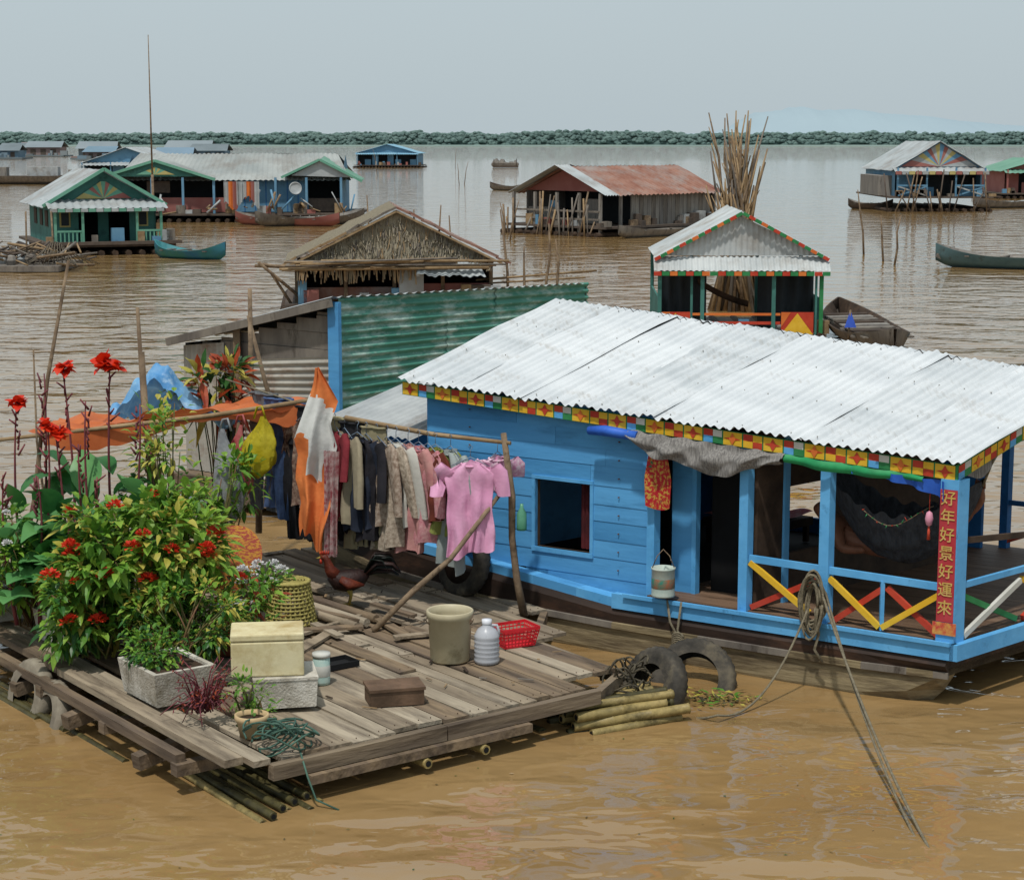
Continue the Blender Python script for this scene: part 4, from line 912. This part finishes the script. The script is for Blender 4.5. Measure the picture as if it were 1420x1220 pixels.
base(G,F,-1,12.4,-1.2,6,.45,dkw2); slopes(G,F,0,11.4,0,5.5,2.35,3.5,longt,axis='x',oh=.5,gable=bluehz,hip=.9)
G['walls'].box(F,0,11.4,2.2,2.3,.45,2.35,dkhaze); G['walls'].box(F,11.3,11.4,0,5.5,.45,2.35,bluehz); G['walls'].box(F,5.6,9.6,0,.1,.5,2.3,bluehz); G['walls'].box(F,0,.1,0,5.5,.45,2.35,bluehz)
for i in range(7): G['walls'].box(F,5.7+i*.56,5.74+i*.56,-.03,-.003,.5,2.3,bluedk)
G['walls'].box(F,1.0,5.5,-.3,-.2,.5,1.25,redhaze); G['walls'].box(F,9.6,11.3,.1,.2,.5,1.2,dkw2); G['walls'].box(F,1.2,2.4,-.1,0,1.5,2.1,dkw2)
G['cross_gable'].corr(F(-1.4,-1.0,2.25),F(-1.4,4,2.25),F(1.8,4,3.45),F(1.8,-1.0,3.15),14,.03,longt,2,4)
G['cross_gable'].corr(F(4.8,-1.0,2.25),F(4.8,4,2.25),F(1.8,4,3.45),F(1.8,-1.0,3.15),14,.03,longt,2,4)
G['cross_gable'].add([F(-.9,-.9,2.35),F(4.4,-.9,2.35),F(1.8,-.9,3.1)],[(0,1,2)],teal); sunburst(G,F,.8,2.8,-.92,2.45,2.85,[tealL,mustard],8)
G['gable_boards'].beam(F(-1.4,-1.05,2.2),F(1.8,-1.05,3.17),.05,.14,tealL); G['gable_boards'].beam(F(4.9,-1.05,2.2),F(1.8,-1.05,3.17),.05,.14,tealL)
G['right_gable'].corr(F(8.4,-.9,2.35),F(8.4,3,2.35),F(10.3,3,3.4),F(10.3,-.9,3.2),8,.03,longt,2,4); G['right_gable'].corr(F(12.4,-.9,2.15),F(12.4,3,2.15),F(10.3,3,3.4),F(10.3,-.9,3.2),8,.03,greenhz,2,4); G['right_gable'].add([F(8.8,-.8,2.4),F(12.0,-.8,2.3),F(10.3,-.8,3.15)],[(0,1,2)],palewhite)
G['gable_boards'].beam(F(8.3,-.95,2.3),F(10.3,-.95,3.22),.05,.12,tealL); G['gable_boards'].beam(F(12.5,-.95,2.1),F(10.3,-.95,3.22),.05,.12,tealL)
posts(G,F,[(x,-.9) for x in (0,1.6,3.2,4.8,8,9.6,11.4)],.4,2.3,bluehz,.12)
for i in range(26): x=U(-.5,12); G['clutter'].tube([F(x,-1.25,U(.4,.8)),F(x+U(-.7,.7),-1.15,U(.5,1.7))],U(.03,.07),random.choice([pole,palepole,bluehz,greytin]),5)
G.done()
mb=MB('hanging_laundry'); 
for i in range(8): 
    m_=[palewhite,orange,redhaze,palewhite][i%4]; x=-14.9+i*.22; mb.grid(lambda u,v:V((x+u*.3,97.7+.08*math.sin(u*9+i),2.1-v*(1.1+.3*math.sin(i))+.1*math.sin(u*5+i)*v)),5,4,m_)
mb.done()
mb=MB('washing_bowl'); mb.lathe((-11.2,97.8,1.75),[(.001,-.06),(.2,-.05),(.30,0),(.34,.03),(.30,.02)],greytin,20,T=V((.3,-1,.3)).to_track_quat('Z','Y').to_matrix()); mb.done()
def simple(name,o,ex,W_,D_,ze,zr,rm,wm,axis='y',deck=.4,burst=None,oh=.4):
    G=Grp(name); F=frame(o,ex); base(G,F,-.5,W_+.5,-1,D_+.5,deck,dkw2); slopes(G,F,0,W_,0,D_,ze,zr,rm,axis=axis,gable=wm,oh=oh)
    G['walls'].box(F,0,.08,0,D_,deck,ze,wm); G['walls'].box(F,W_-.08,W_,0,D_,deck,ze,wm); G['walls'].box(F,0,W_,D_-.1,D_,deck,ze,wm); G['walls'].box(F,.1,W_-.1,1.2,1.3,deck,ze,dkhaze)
    k=int(W_/1.1); 
    for i in range(k):
        if (i+len(name))%3!=1: G['front_panels'].box(F,i*W_/k,(i+.8)*W_/k,.0,.06,deck,ze*(.55 if i%2 else 1),wm)
    posts(G,F,[(i*W_/3,-.8) for i in range(4)],deck,ze,wm,.1); G['canopy'].corr(F(-.2,-1.0,ze-.25),F(W_+.2,-1.0,ze-.25),F(W_+.2,.1,ze+.05),F(-.2,.1,ze+.05),int(W_/.35),.03,rm,2,4)
    if burst: sunburst(G,F,.3,W_-.3,-.05,ze+.05,zr-.1,burst,14)
    return G,F
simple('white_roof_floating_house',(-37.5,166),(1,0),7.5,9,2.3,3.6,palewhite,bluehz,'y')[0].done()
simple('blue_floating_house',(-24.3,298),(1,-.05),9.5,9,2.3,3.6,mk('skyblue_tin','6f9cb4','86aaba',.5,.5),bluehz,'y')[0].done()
G=Grp('rusty_roof_floating_house'); ex=V((3.81,-4.0,0)).normalized(); F=frame((.67,87.5),(ex.x,ex.y)); brd=mk('grey_house_boards','6e6a66','8b867e',1.2,.85,stretch=(3,3,.4),c3='4a4540',sc3=2)
base(G,F,-.4,6.0,-1.0,7.6,.45,dkw2); slopes(G,F,0,5.5,0,7.0,1.95,3.05,rust,oh=.35,gable=redhaze)
G['white_sheet'].corr(F(-.4,-.9,1.82),F(-.4,.3,1.82),F(2.75,.3,3.12),F(2.75,-.9,3.12),5,.03,palewhite,2,4)
G['white_sheet'].corr(F(5.9,-.9,1.82),F(5.9,.0,1.82),F(2.75,.0,3.12),F(2.75,-.9,3.12),5,.03,palewhite,2,4)
for i in range(20): G['walls'].box(F,5.44,5.5,i*.27+1.2,i*.27+1.2+.25,.45,1.95-U(0,.15),[brd,brd,greywood][i%3])
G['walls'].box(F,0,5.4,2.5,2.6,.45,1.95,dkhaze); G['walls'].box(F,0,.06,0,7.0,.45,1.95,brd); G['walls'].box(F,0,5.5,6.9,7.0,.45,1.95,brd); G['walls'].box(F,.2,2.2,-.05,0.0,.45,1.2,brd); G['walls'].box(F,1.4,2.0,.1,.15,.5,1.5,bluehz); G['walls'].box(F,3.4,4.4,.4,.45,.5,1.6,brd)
posts(G,F,[(0,-.8),(1.4,-.8),(2.8,-.8),(4.2,-.8),(5.5,-.8),(5.5,.5)],.1,1.9,brd,.12)
for i in range(22): x=U(-.3,5.6); G['props'].tube([F(x,-1.2,-.1),F(x+U(-.5,.5),-.9,U(.6,2.0))],U(.025,.05),random.choice([pole,greywood,palepole]),6)
for i in range(30): y=U(1,7.5); G['props'].box(F,5.5,5.5+U(.1,.5),y,y+U(.1,.4),.35,U(.5,1.0),random.choice([brd,dkw2,greytin,pole]))
G['railing'].beam(F(0,-.9,1.1),F(5.5,-.9,1.1),.05,.08,greywood); G['railing'].beam(F(0,-.9,.75),F(5.5,-.9,.75),.05,.08,greywood); G.done()
G,F=simple('sunburst_floating_house',(23.0,113.6),(1,0),5.2,9.5,2.6,4.15,palewhite,bluehz,'y',.9,[redhaze,palewhite,mustard,bluehz],oh=.3)
for i in range(14): G['canopy_trim'].box(F,-.2+i*.4,-.2+i*.4+.36,-1.1,-1.05,2.2,2.4,[redhaze,palewhite,mustard][i%3])
for a,b in ((0,1.7),(3.5,5.2)):
    G['railing'].beam(F(a,-.95,1.55),F(b,-.95,1.55),.06,.1,bluehz); G['railing'].beam(F(a,-.95,.95),F(b,-.95,1.5),.05,.08,bluehz); G['railing'].beam(F(a,-.95,1.5),F(b,-.95,.95),.05,.08,palewhite)
for i in range(18): x=U(-.8,5.8); G['stilts'].tube([F(x,-1.3,-.1),F(x+U(-.8,.8),-1.1,U(.8,2.6))],.04,dkw2 if i%2 else pole,6)
G['walls'].box(F,-.8,0,1,7,.9,2.1,brd); G.done()
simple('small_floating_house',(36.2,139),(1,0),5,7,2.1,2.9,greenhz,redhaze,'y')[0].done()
# thatched hut
G=Grp('thatched_hut'); F=frame((-5.3,46.2),(.99,.10)); th=mk('thatch','8a8270','a89f8a',9,.95,.6,stretch=(4,1,.6),c3='5c5444',sc3=7,lo3=.5,hi3=.75); th2=mk('thatch_dark','6a6252','857c68',9,.95,.6,stretch=(4,1,.6))
base(G,F,-.3,5.0,-.5,5,.25,dkw2)
xm=2.45; 
def thg(u,v):
    x=u*4.9; zt=1.30+1.22*(1-abs(x-xm)/2.45); z=1.25+(zt-1.25)*v; return F(x,-.25+.06*noise.noise(V((u*30,v*8,0)))-.1*(1-v),z)
G['thatch_gable'].grid(thg,70,10,th)
for i in range(520):
    x=U(.05,4.85); zt=1.30+1.22*(1-abs(x-xm)/2.45); z0=U(1.3,max(1.32,zt)); G['thatch_gable'].beam(F(x,-.33,z0),F(x+U(-.08,.08)+(xm-x)*.03,-.38,z0-U(.12,.3)),.02,.012,[th,th2,greywood,palepole][int(R()*3.3)])
for sx in (-1,1):
    G['roof'].grid(lambda u,v:F(xm+sx*(2.75*v),-.4+u*5.0,2.58-1.38*v+.05*noise.noise(V((u*9,v*9,sx)))),30,10,rust if sx>0 else th2)
    for k in range(9): t=k/9; G['roof'].beam(F(xm+sx*2.75*t,-.44,2.61-1.38*t+U(-.03,.03)),F(xm+sx*2.75*(t+.13),-.42,2.61-1.38*(t+.13)+U(-.03,.03)),.12,.05,rust if sx>0 else random.choice([palepole,greywood]))
    G['roof'].beam(F(xm,-.45,2.50),F(xm+sx*2.6,-.45,1.20),.05,.05,palepole)
for i in range(18): z=1.15+U(-.05,.18); G['eave_poles'].tube([F(U(-.5,1.8),-.5-U(0,.6),z),F(U(2.5,5.2),-.5-U(0,.6),z+U(-.1,.1))],U(.02,.04),random.choice([palepole,pole,greywood]),6)
for i in range(90): x=U(0,2.9); G['fringe'].beam(F(x,-.6,1.12),F(x+U(-.05,.05),-.6,1.12-U(.1,.4)),.03,.01,random.choice([palepole,th2,pole]))
G['tin_scrap'].corr(F(2.9,-.9,.98),F(4.6,-.9,.92),F(4.4,-.3,1.3),F(3.0,-.3,1.35),10,.02,palewhite,3,5,warp=.08); G['tin_scrap'].box(F,2.5,3.1,-.5,-.45,.4,1.1,palewhite)
posts(G,F,[(x,0) for x in (0,1.2,2.4,3.6,4.8)],.2,1.3,pole,.09); G['walls'].box(F,.05,4.85,1.5,1.55,.2,1.25,dark); G['walls'].box(F,.0,.05,0,4.6,.2,1.25,brd); G['walls'].box(F,4.8,4.85,0,4.6,.2,1.25,brd); G['walls'].box(F,0,2.4,.02,.06,.2,.62,rust); G['walls'].box(F,2.5,4.8,.02,.06,.2,.7,redhaze)
for a,b in (((-.9,-.8,1.3),(.3,0,.2)),((-.9,-.6,1.25),(0,-.4,1.1)),((-1.0,-.5,1.2),(.8,-.5,1.15)),((-.6,-.4,1.0),(0,0,.0))): G['props'].tube([F(*a),F(*b)],.04,pole,6)
G.done()
# pavilion
G=Grp('colourful_pavilion'); F=frame((3.08,40.0),(.99,-.03)); pt=mk('pavilion_tin','a3a9aa','babfbf',1.2,.5,c3='8a847b',sc3=1,lo3=.48,hi3=.72)
base(G,F,-.05,3.6,-.3,3.6,.15,greywood); slopes(G,F,.1,3.45,-.2,3.4,1.82,2.72,pt,amp=.014,pitch=.12,oh=.14)
G['gable'].corr(F(.1,-.22,1.80),F(1.775,-.22,1.80),F(1.775,-.22,2.62),F(.12,-.22,1.82),14,.014,pt,2,6); G['gable'].corr(F(3.45,-.22,1.80),F(1.775,-.22,1.80),F(1.775,-.22,2.62),F(3.43,-.22,1.82),14,.014,pt,2,6)
def trimb(p,q,n,wd=.09):
    p=V(p);q=V(q)
    for i in range(n):
        a=p.lerp(q,i/n);b=p.lerp(q,(i+.93)/n); G['trim'].beam(a,b,.03,wd,[red,green,orange,green][i%4])
trimb(F(-.06,-.37,1.72),F(1.775,-.37,2.70),14,.07); trimb(F(3.6,-.37,1.72),F(1.775,-.37,2.70),14,.07)
G['canopy'].corr(F(-.08,-.55,1.50),F(3.62,-.55,1.50),F(3.62,-.2,1.78),F(-.08,-.2,1.78),30,.014,pt,2,6); trimb(F(-.08,-.56,1.44),F(3.62,-.56,1.44),22,.085)
for x in (0.05,.95,2.45,3.45): G['posts'].box(F,x-.04,x+.04,-.45,-.37,.15,1.42,[teal,teal,teal,green][int(x)%4]); G['posts'].box(F,x-.04,x+.04,3.2,3.28,.15,1.8,teal)
G['posts'].box(F,3.32,3.36,-.46,-.36,.15,1.42,teal); G['posts'].box(F,.7,.75,-.40,-.37,.15,1.42,teal)
for a,b in ((.08,.7),(2.62,3.3)):
    G['panels'].box(F,a,b,-.40,-.38,.15,.62,red); G['panels'].add([F(a,-.405,.15),F(b,-.405,.15),F((a+b)/2,-.405,.6)],[(0,1,2)],yellow); G['panels'].add([F(a,-.407,.62),F(a+.2,-.407,.62),F(a,-.407,.3)],[(0,1,2)],orange)
G['curtains'].grid(lambda u,v:F(.1+u*1.0,.5+.05*math.sin(u*25),.2+v*1.3),30,2,dkhaze); G['curtains'].grid(lambda u,v:F(2.2+u*1.2,.5+.05*math.sin(u*25),.2+v*1.3),30,2,dkhaze)
G['rail'].box(F,.75,2.6,-.42,-.38,.55,.60,orange); G['rail'].box(F,.75,2.6,-.42,-.38,.36,.42,red)
G['hammock'].grid(lambda u,v:F(.9+u*1.1,.3+v*.4,1.3-.75*u+.25*u*u-.15*math.sin(v*3)),14,6,darkwood); G['side'].box(F,.03,.07,0,3.2,.15,.9,teal); G['side'].box(F,3.43,3.47,0,3.2,.15,.9,teal); G.done()
mb=MB('stick_bundle')
for i in range(105):
    a=U(0,6.28); r=U(.2,.95); b=V((5.65+r*math.cos(a)*.9,46.9+r*math.sin(a)*.6,-.1)); a2=a+math.pi+U(-.9,.9); r2=U(.0,.85); h=U(2.5,4.0) if R()<.72 else U(3.9,4.95)
    t=V((5.52+r2*math.cos(a2),46.9+r2*math.sin(a2)*.5,h)); mid=b.lerp(t,.5)+V((U(-.12,.12),0,0)); m3=b.lerp(t,.78)+V((U(-.10,.10),0,0)); mb.tube([b,mid,m3,t],[.050,.040,.030,.015],random.choice([palepole,palepole,pole,greywood]),6)
    if R()<.45: mb.tube([m3,m3+V((U(-.35,.35),0,U(.4,.8)))],[.022,.010],palepole,5)
mb.done()
# ------------------------------------------------------------------ boats
def canoe(name,p,q,wd,h,mat,inm=None,rise=.25):
    mb=MB(name); p=V((p[0],p[1],0));q=V((q[0],q[1],0)); d=(q-p); n=V((-d.y,d.x,0)).normalized(); N_=18
    rows=[]
    for i in range(N_+1):
        t=i/N_; e=abs(2*t-1); ww=wd*.5*(1-e**3.2)+.03; top=h+rise*e**2.6; bot=-.12+(.12+h*.55)*e**5
        c=p+d*t
        rows.append([c-n*ww+V((0,0,top)),c-n*ww*.75+V((0,0,(top+bot)/2)),c+V((0,0,bot)),c+n*ww*.75+V((0,0,(top+bot)/2)),c+n*ww+V((0,0,top)),c+n*(ww-.04)+V((0,0,top)),c+V((0,0,bot+.08)),c-n*(ww-.04)+V((0,0,top))])
    vs=[x for r in rows for x in r]; fo=[];fi=[]
    for i in range(N_):
        for k in range(8):
            a=i*8+k;b=i*8+(k+1)%8; (fo if k<4 else fi).append((a,b,b+8,a+8))
    mb.add(vs,fo,mat,True); mb.add(vs,fi,inm or darkwood,False)
    for t in (.2,.4,.6,.8): c=p+d*t; mb.beam(c-n*wd*.45+V((0,0,h)),c+n*wd*.45+V((0,0,h)),.15,.04,greywood)
    return mb
tb=mk('teal_boat_inside','2c6c72','3d8288',2,.6,.1)
canoe('teal_boat',(-13.0,68.5),(-10.2,67.0),1.0,.30,mk('bluegreen_boat','2f6f92','3a7f6c',1.2,.6),tb,.35).done()
canoe('wooden_canoe',(-12.6,92.5),(-7.6,97),1.1,.4,greywood,brd,.4).done()
canoe('wooden_canoe',(-14,95.5),(-8.5,93),1.0,.35,redhaze,greywood,.35).done()
canoe('wooden_canoe',(4.6,81.5),(9.4,87.5),.9,.3,brd,greywood,.3).done()
canoe('wooden_canoe',(-1.9,163),(1.3,160),1.0,.35,brd,darkwood,.35).done()
canoe('wooden_canoe',(14.3,63.5),(19.5,61.0),1.1,.40,mk('slate_boat','48656c','5c7a80',2,.7,c3='3a3a34',sc3=2),brd,.4).done()
canoe('wooden_canoe',(21.0,118),(23.5,116.5),.9,.35,dkw2,brd,.3).done()
canoe('wooden_canoe',(28.8,118),(34.5,121),1.1,.4,brd,palewhite,.35).done()
mb=canoe('moored_wooden_boat',(7.30,35.6),(7.5,43),1.35,.36,greywood,darkwood,.30)
for k in range(9): y=36.6+k*.6; mb.beam((6.85,y,.40),(7.85,y+.02,.42),.35,.03,[greywood,brd,darkwood][k%3])
mb.tube([(6.75,37.5,.2),(6.78,37.5,.85)],.02,pole,6); mb.add([(6.78,37.5,.85),(6.66,37.45,.5),(6.9,37.45,.5)],[(0,1,2)],mk('flagblue','2848a0','3858b8',4,.7)); mb.done()
mb=canoe('grey_boat',(-59,184),(-37,184),2.2,.8,brd,darkwood,.5); [mb.box(WF,x,x+3,183.5,184.6,.8,1.3+U(0,.5),random.choice([brd,greytin,redhaze,dkw2])) for x in (-56,-52,-47,-43)]; mb.done()
hz=[mk('haze_a','747f84','828c91',.1,.9),mk('haze_b','626c70','737e83',.1,.9),mk('haze_c','806f6c','8b7a76',.1,.9),mk('haze_d','647c8a','74899a',.1,.9)]
def farhouse(x,y,W_,H_,rm,wm):
    G=Grp('distant_floating_house'); F=frame((x,y),(1,U(-.1,.1))); G['walls'].box(F,0,W_,0,6,.2,H_*.62,wm); G['roof'].add([F(-.6,-.6,H_*.6),F(W_+.6,-.6,H_*.6),F(W_+.3,3,H_),F(-.3,3,H_),F(-.6,6.6,H_*.6),F(W_+.6,6.6,H_*.6)],[(0,1,2,3),(3,2,5,4)],rm)
    for i in range(3): G['openings'].box(F,W_*(.12+.3*i),W_*(.28+.3*i),-.05,-.01,.5,H_*.5,dkw2)
    for i in range(5): q_=U(-1.5,W_+1); G['deck'].box(F,q_,q_+U(.5,2),-2,-1.2,.4,U(.7,1.6),random.choice(hz))
    G['deck'].box(F,-1.5,W_+1.5,-2,7,.05,.4,hz[1]); G.done()
for x,y,W_,H_ in ((-158,610,7,3.6),(-150,600,5,2.8),(-140,520,7,3.5),(-128,500,9,4.0),(-118,430,6,3.2),(-96,420,8,4),(-90,400,6,3),(-72,395,9,4.2),(-66,390,7,3.5),(-62,330,6,3),(-146,560,6,3.5)):
    farhouse(x,y,W_,H_,random.choice(hz),random.choice(hz))
mb=MB('cargo_raft'); mb.box(WF,-3.0,1.0,293,296,.05,.4,dkw2)
for i in range(14): mb.tube([(-2.9+i*.27,293,.5),(-2.7+i*.27,296,.5+U(0,.7))],U(.2,.35),greywood,6)
for x in (-2.8,.7): mb.beam((x,293,.3),(x,293,1.4),.1,.1,darkwood)
mb.done()
mb=MB('radio_mast'); mb.tube([(-17.1,90,2.5),(-17.1,90,5.5),(-17.1,90,9.1)],[.05,.04,.02],pole,6); mb.tube([(-17.1,90,0),(-17.1,90,2.6)],.07,pole,6); mb.done()
stk=[(-.1,48.5,-.3,2.45),(.35,47,.3,1.6),(.85,46,.9,2.2),(1.15,47.5,1.1,1.75),(-2.5,50,-2.6,2.4),(-2.1,50.5,-1.9,2.5),(-1.6,51,-1.7,2.2),(-4.2,56,-4.3,2.6),(-3.7,54,-3.6,2.1),(-.3,80,-.5,1.6),(-.1,80,.3,1.7),(-18.5,64,-18.6,2.3),(13.05,66,12.9,1.6),(13.0,64,13.2,1.7),(13.1,70,12.8,2.4),(-16,225,-16.5,3.2),(-5,180,-5.2,2),(-4.6,182,-4.2,2.2),(-9,300,-8.8,3),(-30,280,-30.5,3)]
for i,(x,y,x2,h) in enumerate(stk):
    mb=MB('mooring_stake'); mb.tube([(x,y,-.2),(x+(x2-x)*.3+U(-.05,.05),y,h*.35),((x+x2)/2+U(-.06,.06),y,h*.65),(x2,y,h)],[.04,.036,.03,.016],pole,6); mb.done()
mb=MB('bamboo_rail'); mb.tube([(-.9,47,.75),(2.2,49,.85)],.03,palepole,6); mb.tube([(-.8,47.5,.62),(1.9,48.6,.7)],.025,palepole,6); mb.done()
mb=MB('fish_trap_raft'); mb.box(WF,-18,-14.6,60.5,64,.02,.2,greywood)
for i in range(90): x=U(-18,-14.4);y=U(60.5,64); a=U(0,3.1); L=U(.4,1.5); z=U(.2,.65); mb.tube([(x,y,z),(x+L*math.cos(a),y+L*math.sin(a),z+U(-.3,.4))],U(.02,.05),random.choice([pole,palepole,greywood,dkw2]),5)
for i in range(14): x=U(-18,-15.5);y=U(60.6,63); mb.lathe((x,y,.2),[(.12,0),(.2,.15),(.15,.3),(.001,.33)],random.choice([palewhite,greytin,greywood,brd]),7,smooth=False)
for i in range(4): x=-17.8+i*.9; mb.tube([(x,62,.1),(x+U(-.3,.3),62,1.9)],.035,pole,6)
mb.done()
mb=MB('fishing_net'); nm_=mk('net','5a5348','6f675a',12,.95); 
for i in range(12):
    t=i/11; mb.tube([(-15.9+t*1.8,61,.15),(-15.3+t*.7,61.5,.2+.75*math.sin(math.pi*(.2+.6*t))),(-15.6+t*1.9,62.5,.15)],.015,nm_,4); mb.tube([(-15.9,61+t,.15+.3*t),(-14.9,61+t,.65*(1-t*.4)),(-14.1,61+t,.15)],.015,nm_,4)
mb.done()
mb=MB('floating_weed')
for i in range(120):
    x=1.55+random.gauss(0,.16);y=13.75+random.gauss(0,.10); leaf(mb,V((x,y,.015)),V((U(-1,1),U(-1,1),.1)),U(.04,.10),U(.015,.03),random.choice([G2,G4,bamd]),1,0)
for i in range(60):
    x=U(-4,2.5);y=U(10.4,13); 
    if x<-1.5 and y>11.5: continue
    leaf(mb,V((x,y,.006)),V((U(-1,1),U(-1,1),.02)),U(.015,.04),U(.008,.015),random.choice([G3,bamd,palepole]),1,0)
mb.done()
